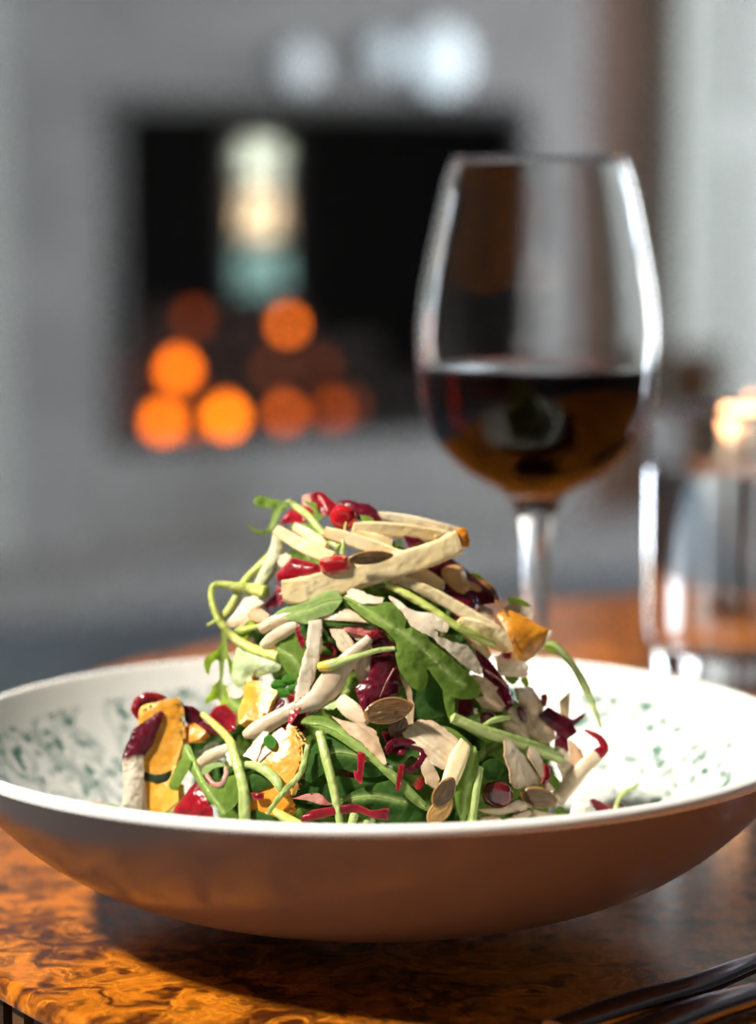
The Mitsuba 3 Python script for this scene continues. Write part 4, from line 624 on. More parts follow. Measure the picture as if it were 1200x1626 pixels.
{"k":"rocket_leaf","l":"tiny bright rocket scrap at the right edge of the slope","c":"leaf","f":"p","s":"rocketlit","o":[[42.2,-24.0,77.3],[44.2,-21.6,77.3],[44.6,-21.9,75.0],[43.2,-23.5,75.3]],"t":0.5,"b":0.1,"w":0.25,"j":0,"sm":1}
{"k":"endive_piece","l":"broad cream endive piece on the lower right slope","c":"endive","f":"p","s":"tan","o":[[40.4,-26.8,75.0],[44.9,-21.8,74.8],[49.4,-22.3,68.5],[47.7,-23.3,66.1],[51.8,-24.0,62.5],[52.4,-25.0,59.5],[49.6,-28.2,58.1],[44.5,-30.9,61.9],[43.0,-29.5,65.5],[44.0,-26.3,68.6],[41.2,-27.4,72.0]],"t":0.9,"b":0.3,"w":0.25,"j":0.22,"sm":1}
{"k":"endive_piece","l":"white endive piece beside the oval dark red seed on the right slope","c":"endive","f":"p","s":"white","o":[[37.9,-31.1,69.6],[40.8,-28.3,69.6],[44.0,-27.8,65.1],[44.5,-31.1,60.8],[41.8,-33.8,60.7],[38.1,-34.0,64.5]],"t":0.9,"b":0.1,"w":0.25,"j":0.22,"sm":1}
{"k":"pomegranate_seed","l":"oval dark red seed on the lower right slope","c":"pomegranate seed","f":"b","s":"arildark","o":[42.5,-29.4,68.0],"a":1.58,"b":3.15,"r":-22,"d":0.8,"ti":0}
{"k":"radicchio_shred","l":"dark red strip behind the cream endive on the right slope","c":"radicchio","f":"p","s":"darkred","o":[[43.6,-22.4,75.1],[45.6,-20.2,74.1],[49.6,-21.2,68.9],[48.7,-21.6,67.7],[46.2,-21.0,70.7]],"t":0.5,"b":0.1,"w":0.25,"j":0,"sm":1}
{"k":"radicchio_shred","l":"star shaped purple red radicchio shred at the right edge","c":"radicchio","f":"p","s":"darkred","o":[[47.3,-24.3,66.3],[50.5,-22.9,68.7],[54.8,-23.6,66.2],[57.9,-23.9,65.0],[62.1,-23.2,67.5],[61.2,-23.6,66.1],[57.9,-24.4,63.2],[59.0,-24.9,61.5],[56.0,-25.6,59.6],[56.4,-26.8,55.8],[52.2,-26.0,58.1],[52.9,-25.0,61.4],[49.8,-24.2,63.8]],"t":0.5,"b":0.2,"w":0.6,"j":0,"sm":1}
{"k":"radicchio_shred","l":"small red radicchio tip standing above the star shaped shred","c":"radicchio","f":"p","s":"red","o":[[48.4,-21.0,71.4],[49.6,-20.7,72.3],[50.4,-21.1,71.1],[49.9,-21.8,68.4],[48.9,-21.6,69.1]],"t":0.5,"b":0.1,"w":0.25,"j":0,"sm":1}
{"k":"apple_matchstick","l":"upright cream stick end behind the star shaped shred","c":"apple stick","f":"p","s":"appleflat","o":[[54.0,-20.6,69.9],[57.0,-19.9,72.6],[56.5,-21.9,64.9],[54.3,-21.5,66.4]],"t":1.6,"b":0.1,"w":0.25,"j":0,"sm":1}
{"k":"endive_piece","l":"white endive piece below the star shaped shred","c":"endive","f":"p","s":"white","o":[[52.2,-25.7,57.9],[54.7,-25.4,58.9],[57.2,-26.9,53.6],[57.9,-28.0,47.5],[55.2,-29.5,46.4],[53.3,-28.7,51.4]],"t":0.9,"b":0.1,"w":0.25,"j":0.22,"sm":1}
{"k":"nut_shaving","l":"tan nut shaving with a dark edge below the star shaped shred","c":"nut shaving","f":"p","s":"nutflat","o":[[56.5,-25.4,59.6],[59.4,-26.2,57.1],[60.6,-27.2,53.5],[59.3,-27.9,49.2],[57.3,-27.8,49.8]],"t":1.4,"b":0.1,"w":0.25,"j":0,"sm":1}
{"k":"radicchio_shred","l":"white radicchio rib with a curled dark red tip at the right edge","c":"radicchio","f":"r","s":"white","o":[[52.7,-34.4,43.6],[55.8,-30.0,46.2],[58.3,-29.0,49.0],[61.1,-28.4,52.0],[64.7,-27.8,55.3]],"h":[2.43,2.55,2.43,2.31,2.18],"dr":0.6,"sec":2,"j":0,"tip":[[64.7,-27.8,55.3],[66.5,-27.3,56.8],[66.7,-26.9,58.1],[65.2,-26.2,60.2],[61.2,-25.5,62.3]],"th":[1.94,1.58,1.21,1.03,0.36]}
{"k":"rocket_stalk","l":"thick pale green stem crossing the lower right of the salad","c":"stem","f":"r","s":"stem","o":[[21.5,-44.6,69.8],[25.5,-43.9,67.9],[28.5,-43.3,66.4],[36.6,-40.4,63.2],[45.4,-35.5,59.2],[54.0,-29.6,54.5]],"h":[1.58,1.7,1.7,1.82,1.94,1.58],"dr":0.8,"sec":2,"j":0}
{"k":"rocket_stalk","l":"short green side shoot of the thick stem at lower right","c":"stem","f":"r","s":"stem","o":[[29.8,-42.9,66.6],[32.9,-40.1,67.9],[35.5,-38.1,68.2],[38.4,-35.8,68.0]],"h":[0.49,0.85,0.85,0.49],"dr":0.8,"sec":2,"j":0}
{"k":"rocket_leaf","l":"wet green leaf hugging the underside of the thick stem","c":"leaf","f":"p","s":"rocket","o":[[22.5,-43.2,68.6],[28.0,-42.1,66.2],[32.3,-41.1,64.1],[33.5,-41.2,62.9],[32.2,-42.6,62.1],[29.2,-43.3,63.6],[24.9,-43.5,66.4]],"t":0.5,"b":0.1,"w":0.25,"j":0,"sm":1}
{"k":"pumpkin_seed","l":"brown ribbed pumpkin seed at lower right beside the white rib","c":"seed","f":"b","s":"seed","o":[46.7,-44.3,46.2],"a":5.52,"b":3.4,"r":14,"d":0.35,"ti":15}
{"k":"pomegranate_seed","l":"big black red cherry like seed at the lower right of the salad","c":"pomegranate seed","f":"b","s":"arildark","o":[34.5,-48.4,48.1],"a":4.97,"b":4.37,"r":0,"d":0.8,"ti":0}
{"k":"cheese_crumb","l":"white cheese crumb at the right foot of the salad","c":"cheese","f":"b","s":"cheese","o":[59.0,-40.7,41.3],"a":3.03,"b":2.67,"r":10,"d":0.8,"ti":0}
{"k":"celeriac_shaving","l":"tall tan shaving in front of the thick stem at lower right","c":"celeriac","f":"p","s":"tanflat","o":[[36.4,-42.0,62.4],[38.1,-40.4,62.7],[40.3,-40.6,60.3],[43.3,-40.8,56.0],[47.4,-40.3,49.6],[45.1,-42.7,49.1],[40.0,-46.5,49.8],[38.5,-47.0,51.1],[38.2,-45.7,54.3],[36.5,-44.8,58.7]],"t":0.9,"b":0.1,"w":0.25,"j":0.2,"sm":1}
{"k":"celeriac_shaving","l":"narrow pink edged shaving right of the tall tan shaving","c":"celeriac","f":"p","s":"cream","o":[[43.3,-37.9,60.5],[45.4,-36.7,59.4],[47.8,-37.2,55.2],[48.5,-39.1,50.6],[51.6,-37.5,46.8],[48.9,-40.1,47.4],[46.5,-40.0,52.7],[43.8,-40.2,57.1]],"t":0.9,"b":0.1,"w":0.25,"j":0,"sm":1}
{"k":"radicchio_shred","l":"small bright red radicchio strip above the ribbed seed","c":"radicchio","f":"p","s":"red","o":[[48.3,-37.9,54.8],[50.4,-36.1,53.8],[50.0,-38.6,50.2],[48.4,-41.2,48.7],[47.5,-41.5,49.9],[48.6,-39.2,51.9]],"t":0.5,"b":0.1,"w":0.25,"j":0,"sm":1}
{"k":"celeriac_shaving","l":"curved cream shaving below the cherry like seed","c":"celeriac","f":"p","s":"tanflat","o":[[28.5,-54.6,45.2],[35.6,-51.1,44.6],[40.0,-48.0,46.4],[44.7,-45.0,43.7],[38.7,-49.5,43.1],[34.4,-52.1,42.9],[30.7,-53.9,43.9]],"t":0.9,"b":0.1,"w":0.25,"j":0,"sm":1}
{"k":"celeriac_shaving","l":"cream shaving with a crimson end at the foot of the salad","c":"celeriac","f":"p","s":"cream","o":[[35.9,-51.2,40.7],[40.0,-48.4,42.2],[43.9,-45.4,42.8],[44.5,-45.2,41.3],[40.6,-48.5,39.6]],"t":0.9,"b":0.1,"w":0.25,"j":0,"sm":1}
{"k":"radicchio_shred","l":"dark red scrap above the crimson ended shaving at the foot","c":"radicchio","f":"p","s":"red","o":[[38.8,-48.4,42.3],[41.3,-46.6,42.7],[43.8,-44.7,42.9],[44.4,-44.5,41.6],[41.3,-46.9,41.5]],"t":0.5,"b":0.1,"w":0.25,"j":0,"sm":1}
{"k":"celeriac_shaving","l":"pale shaving on the bowl rim below the cherry like seed","c":"celeriac","f":"p","s":"cream","o":[[27.9,-54.9,40.2],[29.8,-53.7,42.8],[34.4,-51.4,42.4],[37.6,-50.1,39.0]],"t":0.9,"b":0.4,"w":0.25,"j":0,"sm":1}
{"k":"celeriac_shaving","l":"tan shaving under the ribbed seed at lower right","c":"celeriac","f":"p","s":"tanflat","o":[[45.1,-43.4,42.5],[49.0,-40.3,40.9],[52.9,-36.7,39.4],[54.5,-35.7,36.0],[48.9,-41.1,37.6],[45.7,-43.3,40.4]],"t":0.9,"b":0.1,"w":0.25,"j":0,"sm":1}
{"k":"rocket_leaf","l":"green rocket scrap left of the white cheese crumb","c":"leaf","f":"p","s":"rocket","o":[[51.6,-37.8,40.6],[53.9,-35.0,41.5],[56.8,-32.6,37.2],[54.2,-35.7,37.4]],"t":0.5,"b":0.1,"w":0.25,"j":0,"sm":1}
{"k":"rocket_leaf","l":"dark leaf behind the tall tan shaving at lower right","c":"leaf","f":"p","s":"rocketdark","o":[[30.0,-46.1,56.5],[34.1,-43.4,57.5],[39.0,-42.0,53.1],[39.6,-43.5,49.1],[35.2,-45.4,51.4],[30.9,-47.4,52.5]],"t":0.5,"b":0.1,"w":0.25,"j":0,"sm":1}
{"k":"radicchio_shred","l":"red radicchio scrap on the bowl floor at the far right","c":"radicchio","f":"p","s":"red","o":[[62.5,-27.9,41.8],[64.0,-27.9,42.1],[68.5,-28.1,39.9],[67.9,-28.3,37.1],[64.7,-28.2,38.3]],"t":0.5,"b":0.1,"w":0.25,"j":0,"sm":1}
{"k":"pomegranate_seed","l":"dark red seed on the bowl floor at the far right","c":"pomegranate seed","f":"b","s":"arildark","o":[71.0,-28.1,39.3],"a":2.55,"b":2.06,"r":10,"d":0.8,"ti":0}
{"k":"rocket_stalk","l":"short bent pale green stalk on the bowl floor at the far right","c":"stem","f":"r","s":"stem","o":[[69.8,-29.4,37.4],[70.8,-29.1,41.3],[72.6,-28.9,44.1],[75.1,-28.8,45.3],[77.0,-28.5,47.0]],"h":[0.79,0.73,0.73,0.61,0.3],"dr":0.8,"sec":2,"j":0}
{"k":"rocket_leaf","l":"upright folded green leaf at the bottom right of centre","c":"leaf","f":"p","s":"rocket","o":[[26.3,-49.7,61.1],[28.0,-47.9,62.3],[28.9,-50.4,57.4],[27.4,-53.3,52.3],[26.1,-55.0,46.8],[24.5,-56.6,41.1],[22.7,-56.7,44.9],[22.0,-56.0,50.0],[23.3,-54.2,54.2],[25.0,-52.3,57.3]],"t":0.5,"b":0.2,"w":0.25,"j":0,"sm":1,"rib":[[28.0,-48.5,62.0],[25.9,-53.3,54.6],[24.7,-55.8,47.0],[24.3,-56.9,41.8]],"rw":0.58}
{"k":"rocket_stalk","l":"straight pale stem right of the upright folded leaf","c":"stem","f":"r","s":"stem","o":[[29.1,-50.2,56.5],[28.0,-53.1,51.0],[27.3,-54.2,46.1],[26.7,-55.4,40.5]],"h":[1.27,1.38,1.38,1.27],"dr":0.8,"sec":2,"j":0}
{"k":"celeriac_shaving","l":"hanging rough white strip left of centre","c":"celeriac","f":"r","s":"whiterough","o":[[-18.2,-37.0,97.0],[-18.5,-39.2,90.3],[-20.0,-39.7,83.4],[-21.4,-40.0,78.7],[-22.7,-41.8,73.8]],"h":[1.96,2.19,2.19,1.96,1.5],"dr":0.4,"sec":4,"j":0.35}
{"k":"radicchio_shred","l":"twisted white radicchio rib slanting across the middle left","c":"radicchio","f":"r","s":"whitetan","o":[[-2.3,-40.9,92.5],[-5.3,-41.3,89.4],[-7.6,-41.4,87.2],[-11.1,-41.4,83.1],[-13.9,-41.4,79.0],[-17.4,-41.8,75.1],[-20.9,-41.8,73.2],[-24.7,-41.5,71.4]],"h":[1.27,1.96,2.42,3.23,3.8,3.23,2.31,1.5],"dr":0.6,"sec":2,"j":0,"tip":[[-2.3,-40.9,92.5],[-0.7,-40.7,93.5],[1.1,-40.5,94.6]],"th":[1.38,1.27,0.69]}
{"k":"radicchio_shred","l":"pink red fleck at the lower end of the twisted white rib","c":"radicchio","f":"p","s":"red","o":[[-25.5,-42.5,70.7],[-23.5,-41.7,72.9],[-22.0,-42.5,72.8],[-23.4,-43.9,70.1],[-26.0,-45.9,66.4],[-26.8,-46.0,65.9],[-25.7,-44.2,68.4]],"t":0.5,"b":0.1,"w":0.25,"j":0,"sm":1}
{"k":"endive_piece","l":"white endive stick pointing left below the twisted rib","c":"endive","f":"r","s":"white","o":[[-38.9,-39.7,63.7],[-35.4,-40.5,65.4],[-29.6,-41.1,68.7],[-23.5,-41.4,72.3]],"h":[1.15,2.42,2.42,1.84],"dr":0.7,"sec":2,"j":0}
{"k":"rocket_stalk","l":"slim green stem with a yellow cut end at the middle","c":"stem","f":"r","s":"stemtip","o":[[-17.1,-41.9,84.2],[-13.3,-42.9,85.1],[-9.3,-43.6,86.5],[-4.1,-44.0,88.2],[0.5,-43.9,89.5],[4.8,-43.7,89.9]],"h":[1.27,1.61,1.15,0.86,0.81,0.69],"dr":0.8,"sec":2,"j":0}
{"k":"endive_piece","l":"white endive piece behind the slim stem with yellow end","c":"endive","f":"p","s":"white","o":[[-14.3,-36.4,94.7],[-11.1,-36.6,95.7],[-7.6,-38.5,92.3],[-5.9,-39.7,86.9],[-8.8,-39.6,85.4],[-11.7,-38.1,89.9]],"t":0.9,"b":0.1,"w":0.25,"j":0.22,"sm":1}
{"k":"endive_piece","l":"tan endive piece between the twisted rib and the red radicchio","c":"endive","f":"p","s":"tan","o":[[-7.6,-40.4,84.0],[-4.7,-39.9,88.7],[-2.1,-39.6,91.0],[-1.4,-41.2,83.1],[-2.4,-41.5,80.8],[-5.0,-41.6,78.7]],"t":0.9,"b":0.1,"w":0.25,"j":0.22,"sm":1}
{"k":"endive_piece","l":"cream endive piece behind the upper end of the twisted rib","c":"endive","f":"p","s":"tan","o":[[-8.8,-36.8,94.0],[-5.3,-36.6,95.2],[-1.8,-37.4,94.1],[-1.8,-38.2,90.2],[-4.1,-37.9,91.3],[-6.5,-37.6,91.2]],"t":0.9,"b":0.1,"w":0.25,"j":0.22,"sm":1}
{"k":"radicchio_shred","l":"curly pink edged radicchio bits under the large green leaf","c":"radicchio","f":"p","s":"pink","o":[[-10.2,-37.8,94.8],[-8.2,-37.1,96.4],[-5.3,-37.6,96.2],[-4.1,-38.8,94.4],[-1.2,-39.0,94.4],[-2.4,-39.3,92.4],[-5.3,-39.0,93.2],[-8.8,-38.4,93.7]],"t":0.5,"b":0.1,"w":1,"j":0,"sm":1}
{"k":"radicchio_shred","l":"dark red radicchio tangle left of the large green leaf","c":"radicchio","f":"p","s":"darkred","o":[[-2.4,-39.2,93.2],[0.5,-38.3,95.4],[3.4,-39.5,91.5],[5.4,-39.6,90.4],[4.5,-40.4,87.0],[1.1,-40.4,87.6],[-1.8,-39.9,89.6]],"t":0.5,"b":0.1,"w":1,"j":0,"sm":1}
{"k":"radicchio_shred","l":"broad wine red radicchio piece with a pale vein at the centre","c":"radicchio","f":"p","s":"darkred","o":[[-1.8,-42.4,87.3],[3.9,-42.2,87.9],[6.0,-43.0,82.8],[5.7,-44.0,77.2],[3.4,-45.0,75.5],[-1.8,-45.7,74.4],[-4.1,-47.2,71.6],[-6.5,-43.5,78.1],[-2.4,-43.3,81.7]],"t":0.7,"b":0.25,"w":0.25,"j":0,"sm":1,"rib":[[4.6,-43.2,84.1],[2.3,-44.0,80.1],[0.5,-45.1,76.1]],"rw":0.29}
{"k":"pumpkin_seed","l":"big brown pumpkin seed below the wine red radicchio at the centre","c":"seed","f":"b","s":"seed","o":[3.0,-51.4,73.3],"a":7.26,"b":3.8,"r":-12,"d":0.3,"ti":-20}
{"k":"pumpkin_seed","l":"dark pumpkin seed half hidden under the big brown one","c":"seed","f":"b","s":"seed","o":[5.9,-48.8,67.9],"a":3.46,"b":2.77,"r":-60,"d":0.4,"ti":0}
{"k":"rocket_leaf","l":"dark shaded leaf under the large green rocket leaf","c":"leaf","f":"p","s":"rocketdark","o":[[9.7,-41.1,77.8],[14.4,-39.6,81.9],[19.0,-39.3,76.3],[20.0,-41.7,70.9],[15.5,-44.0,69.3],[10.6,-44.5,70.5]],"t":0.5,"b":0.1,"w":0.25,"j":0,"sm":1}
{"k":"rocket_leaf","l":"bright folded leaf strap right of the dark shaded leaf","c":"leaf","f":"p","s":"rocket","o":[[18.7,-41.5,77.3],[21.6,-40.7,76.5],[22.3,-42.1,73.3],[21.9,-44.2,69.6],[22.9,-44.8,67.7],[21.5,-45.1,68.0],[19.9,-44.3,70.8]],"t":0.5,"b":0.1,"w":0.25,"j":0,"sm":1}
{"k":"endive_piece","l":"tan endive strip right of the big brown seed","c":"endive","f":"p","s":"tan","o":[[6.1,-41.2,82.2],[9.1,-41.4,79.0],[10.4,-43.3,73.5],[10.1,-46.4,68.0],[7.9,-46.6,68.2],[5.9,-45.6,70.5],[8.8,-42.9,74.6]],"t":0.9,"b":0.1,"w":0.25,"j":0.22,"sm":1}
{"k":"endive_piece","l":"broad white endive chunk right of centre","c":"endive","f":"p","s":"white","o":[[7.1,-50.2,66.4],[11.4,-47.4,69.5],[15.7,-46.3,69.5],[19.2,-46.7,67.2],[23.2,-47.6,63.6],[21.8,-50.2,60.8],[18.7,-53.4,56.2],[15.3,-53.6,58.1],[13.0,-52.0,62.3],[9.0,-51.7,63.8]],"t":0.9,"b":0.3,"w":0.25,"j":0.22,"sm":1}
{"k":"endive_piece","l":"narrow white endive chip below the broad white chunk","c":"endive","f":"p","s":"white","o":[[11.8,-53.8,58.8],[14.2,-52.5,60.5],[17.7,-54.3,53.7],[16.5,-55.5,51.3],[13.6,-55.8,52.7]],"t":0.9,"b":0.1,"w":0.25,"j":0.22,"sm":1}
{"k":"apple_matchstick","l":"tan stick end pointing down beside the upright folded leaf","c":"apple stick","f":"r","s":"apple","o":[[25.1,-50.2,63.5],[23.0,-52.0,59.5],[21.3,-53.6,55.2],[20.1,-55.1,52.7]],"h":[1.84,2.65,2.54,2.31],"dr":0.8,"sec":4,"j":0}
{"k":"pumpkin_seed","l":"shiny brown pumpkin seed leaning at the bottom centre right","c":"seed","f":"b","s":"seed","o":[18.7,-60.3,51.5],"a":4.96,"b":3.0,"r":-58,"d":0.45,"ti":10}
{"k":"pumpkin_seed","l":"orange tan pumpkin seed below the shiny leaning one","c":"seed","f":"b","s":"seedtan","o":[17.6,-59.7,45.9],"a":4.84,"b":2.88,"r":-48,"d":0.4,"ti":0}
{"k":"rocket_leaf","l":"long arching green leaf sweeping down through the centre","c":"leaf","f":"p","s":"rocket","o":[[-22.2,-46.0,68.7],[-19.6,-45.5,70.6],[-15.0,-47.0,70.5],[-11.5,-48.9,68.8],[-6.9,-51.9,65.8],[-3.5,-54.0,63.3],[1.6,-56.2,59.3],[5.0,-57.1,56.5],[9.6,-58.0,52.2],[14.2,-58.0,47.2],[13.9,-58.3,45.5],[9.6,-58.7,48.3],[5.0,-58.4,53.1],[-1.8,-56.4,59.3],[-7.5,-54.2,62.8],[-13.2,-50.8,66.0],[-17.9,-48.3,67.6]],"t":0.5,"b":0.25,"w":0.25,"j":0,"sm":1,"rib":[[-21.9,-46.4,68.7],[-13.2,-49.7,67.8],[-4.1,-55.1,62.2],[5.0,-57.9,55.1],[13.5,-58.6,46.4]],"rw":0.69}
{"k":"endive_piece","l":"pointed cream shard above the long arching leaf","c":"endive","f":"p","s":"tan","o":[[-13.3,-47.7,70.8],[-9.2,-49.3,69.4],[-4.1,-49.8,69.5],[-0.5,-51.6,67.0],[0.6,-53.8,64.0],[2.7,-56.8,58.8],[1.3,-56.9,58.7],[-1.8,-55.6,61.8],[-4.1,-54.1,63.8],[-8.1,-51.9,66.2]],"t":0.9,"b":0.1,"w":0.25,"j":0.22,"sm":1}
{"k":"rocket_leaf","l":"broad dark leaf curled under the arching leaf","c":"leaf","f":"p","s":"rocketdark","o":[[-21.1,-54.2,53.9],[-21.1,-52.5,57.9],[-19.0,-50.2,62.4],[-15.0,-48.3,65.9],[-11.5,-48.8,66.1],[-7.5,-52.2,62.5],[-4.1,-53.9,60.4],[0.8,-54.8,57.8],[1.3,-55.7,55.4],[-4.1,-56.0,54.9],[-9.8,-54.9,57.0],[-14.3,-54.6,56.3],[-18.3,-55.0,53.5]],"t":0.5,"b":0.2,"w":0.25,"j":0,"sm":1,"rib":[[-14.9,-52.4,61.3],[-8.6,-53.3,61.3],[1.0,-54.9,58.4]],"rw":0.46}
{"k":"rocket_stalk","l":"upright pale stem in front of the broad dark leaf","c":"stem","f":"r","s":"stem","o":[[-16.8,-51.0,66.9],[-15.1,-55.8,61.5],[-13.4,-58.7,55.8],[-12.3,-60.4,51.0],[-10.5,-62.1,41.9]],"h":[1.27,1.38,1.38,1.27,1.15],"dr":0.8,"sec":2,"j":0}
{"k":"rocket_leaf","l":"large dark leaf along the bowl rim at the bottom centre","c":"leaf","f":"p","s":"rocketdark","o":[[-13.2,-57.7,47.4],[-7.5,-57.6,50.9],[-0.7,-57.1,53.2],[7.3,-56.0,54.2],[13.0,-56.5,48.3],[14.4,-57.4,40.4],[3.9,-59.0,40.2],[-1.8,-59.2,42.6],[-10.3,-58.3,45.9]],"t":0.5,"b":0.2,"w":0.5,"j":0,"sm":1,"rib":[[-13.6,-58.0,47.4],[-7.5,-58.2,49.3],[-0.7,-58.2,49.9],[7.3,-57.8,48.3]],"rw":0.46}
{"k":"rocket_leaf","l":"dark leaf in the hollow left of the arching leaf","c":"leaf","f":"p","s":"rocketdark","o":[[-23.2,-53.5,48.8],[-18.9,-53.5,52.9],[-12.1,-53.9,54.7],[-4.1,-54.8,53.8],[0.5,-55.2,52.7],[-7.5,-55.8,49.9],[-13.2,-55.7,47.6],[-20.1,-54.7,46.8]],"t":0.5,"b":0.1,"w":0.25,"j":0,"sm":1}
{"k":"radicchio_shred","l":"long flat red radicchio ribbon near the bowl rim","c":"radicchio","f":"p","s":"red","o":[[-23.2,-60.2,42.7],[-18.8,-60.6,46.4],[-12.0,-61.4,47.7],[-6.3,-61.7,48.4],[-1.8,-62.0,46.6],[3.1,-61.7,47.2],[2.8,-62.3,43.8],[-0.7,-62.4,44.4],[-5.2,-62.1,46.1],[-12.0,-61.8,45.4],[-18.8,-61.1,43.5]],"t":0.6,"b":0.15,"w":0.4,"j":0,"sm":1}
{"k":"radicchio_shred","l":"short red and white radicchio strip above the long red ribbon","c":"radicchio","f":"p","s":"pink","o":[[-24.3,-57.5,49.0],[-20.5,-58.2,50.5],[-16.5,-59.0,50.8],[-13.4,-60.0,47.7],[-16.2,-59.6,47.7],[-20.5,-58.5,48.8]],"t":0.5,"b":0.1,"w":0.25,"j":0,"sm":1}
{"k":"radicchio_shred","l":"red radicchio drip hanging in front of the dark leaf","c":"radicchio","f":"p","s":"red","o":[[-5.8,-55.7,62.1],[-3.5,-56.1,61.6],[-4.1,-58.0,57.4],[-4.6,-59.5,53.4],[-6.6,-58.8,55.1],[-7.0,-57.8,57.4],[-5.9,-58.1,56.8]],"t":0.5,"b":0.1,"w":0.25,"j":0,"sm":1}
{"k":"radicchio_shred","l":"second red drip right of the first, pointing down","c":"radicchio","f":"p","s":"red","o":[[6.0,-56.8,58.8],[7.6,-56.6,58.8],[6.7,-58.4,54.6],[5.7,-59.5,51.2],[4.9,-59.5,52.2],[5.3,-58.4,55.1]],"t":0.5,"b":0.1,"w":0.25,"j":0,"sm":1}
{"k":"radicchio_shred","l":"curled dark red radicchio ring below the big brown seed","c":"radicchio","f":"r","s":"darkred","o":[[2.1,-53.9,61.4],[3.9,-52.1,63.6],[6.8,-51.5,64.1],[12.5,-51.7,62.3],[12.2,-53.7,58.8],[9.0,-55.2,56.6],[6.2,-54.9,58.4]],"h":[0.81,1.15,1.27,1.27,1.15,1.04,0.69],"dr":0.4,"sec":2,"j":0}
{"k":"radicchio_shred","l":"dark red radicchio bits in the hollow beneath the big brown seed","c":"radicchio","f":"p","s":"darkred","o":[[1.1,-48.2,66.3],[5.1,-47.9,66.3],[8.5,-49.7,63.1],[7.3,-52.0,60.1],[3.3,-51.7,61.2]],"t":0.5,"b":0.1,"w":1,"j":0,"sm":1}
{"k":"rocket_stalk","l":"pale stem end at the rim under the long red ribbon","c":"stem","f":"r","s":"stem","o":[[-6.6,-61.8,45.6],[-7.7,-62.3,41.6]],"h":[1.27,1.27],"dr":0.8,"sec":2,"j":0}
{"k":"rocket_stalk","l":"slanting pale stem right of the rim stem end","c":"stem","f":"r","s":"stem","o":[[-1.2,-60.9,44.2],[-5.7,-61.2,41.9],[-7.4,-61.2,41.0]],"h":[1.15,1.15,1.04],"dr":0.8,"sec":2,"j":0}
{"k":"endive_piece","l":"short white endive stub at the centre left of the big brown seed","c":"endive","f":"r","s":"white","o":[[-11.0,-42.7,74.6],[-7.6,-44.9,72.1],[-3.5,-47.1,69.0]],"h":[2.31,2.65,1.96],"dr":0.7,"sec":2,"j":0}
{"k":"endive_piece","l":"pale green endive flakes below the twisted rib","c":"endive","f":"p","s":"lettuce","o":[[-16.3,-42.1,72.7],[-13.4,-42.0,74.1],[-10.5,-42.4,74.5],[-11.6,-43.6,72.4],[-14.5,-43.3,71.8]],"t":0.9,"b":0.1,"w":0.25,"j":0.22,"sm":1}
{"k":"rocket_leaf","l":"green rocket leaf behind the hanging white strip","c":"leaf","f":"p","s":"rocket","o":[[-30.2,-29.9,88.4],[-25.1,-32.4,92.1],[-20.7,-35.2,87.9],[-20.4,-36.3,82.2],[-24.5,-35.0,79.3],[-28.7,-31.7,83.7]],"t":0.5,"b":0.1,"w":0.25,"j":0,"sm":1,"rib":[[-29.3,-30.9,87.7],[-25.1,-33.7,85.8],[-22.2,-36.1,81.0]],"rw":0.35}
{"k":"rocket_leaf","l":"green leaf right of the hanging white strip","c":"leaf","f":"p","s":"rocketdark","o":[[-20.1,-36.8,82.3],[-15.1,-38.5,82.9],[-17.2,-38.6,78.5],[-19.8,-38.2,75.8]],"t":0.5,"b":0.1,"w":0.25,"j":0,"sm":1}
{"k":"herb_leaf","l":"curly chopped herb leaf, leftmost of the clump above the squash wedge","c":"herb","f":"p","s":"herb","o":[[-31.6,-33.0,77.1],[-30.1,-33.7,78.9],[-28.0,-35.0,78.9],[-26.7,-36.1,77.6],[-28.3,-35.4,76.2],[-30.5,-34.0,76.0]],"t":0.5,"b":0.6,"w":1.5,"j":0,"sm":1}
{"k":"herb_leaf","l":"curly chopped herb leaf, topmost of the clump left of the hanging strip","c":"herb","f":"p","s":"herb","o":[[-28.6,-34.7,78.9],[-27.1,-35.2,80.7],[-25.1,-36.4,80.7],[-23.8,-37.3,79.3],[-25.3,-36.8,77.9],[-27.5,-35.5,77.8]],"t":0.5,"b":0.6,"w":1.5,"j":0,"sm":1}
{"k":"herb_leaf","l":"curly chopped herb leaf, rightmost of the clump left of the hanging strip","c":"herb","f":"p","s":"herb","o":[[-26.5,-36.4,76.6],[-25.1,-36.8,78.3],[-23.0,-37.8,78.3],[-21.7,-38.7,76.9],[-23.2,-38.5,75.6],[-25.5,-37.3,75.5]],"t":0.5,"b":0.6,"w":1.5,"j":0,"sm":1}
{"k":"herb_leaf","l":"curly chopped herb leaf, lowest of the clump left of the hanging strip","c":"herb","f":"p","s":"herb","o":[[-30.4,-34.4,75.0],[-28.9,-34.9,76.8],[-26.8,-36.2,76.8],[-25.5,-37.3,75.5],[-27.0,-37.5,74.2],[-29.3,-36.1,74.1]],"t":0.5,"b":0.6,"w":1.5,"j":0,"sm":1}
{"k":"radicchio_shred","l":"tiny red radicchio square on the hanging white strip","c":"radicchio","f":"p","s":"red","o":[[-24.4,-39.6,76.9],[-22.1,-40.6,77.1],[-22.3,-42.0,74.7],[-24.3,-40.9,74.8]],"t":0.5,"b":0.1,"w":0.25,"j":0,"sm":1}
{"k":"radicchio_shred","l":"tangled dark red radicchio left of the hanging white strip end","c":"radicchio","f":"p","s":"darkred","o":[[-30.9,-38.2,70.1],[-29.2,-36.0,73.8],[-27.1,-37.5,73.6],[-28.8,-40.1,69.4],[-31.4,-38.7,69.1]],"t":0.5,"b":0.1,"w":0.25,"j":0,"sm":1}
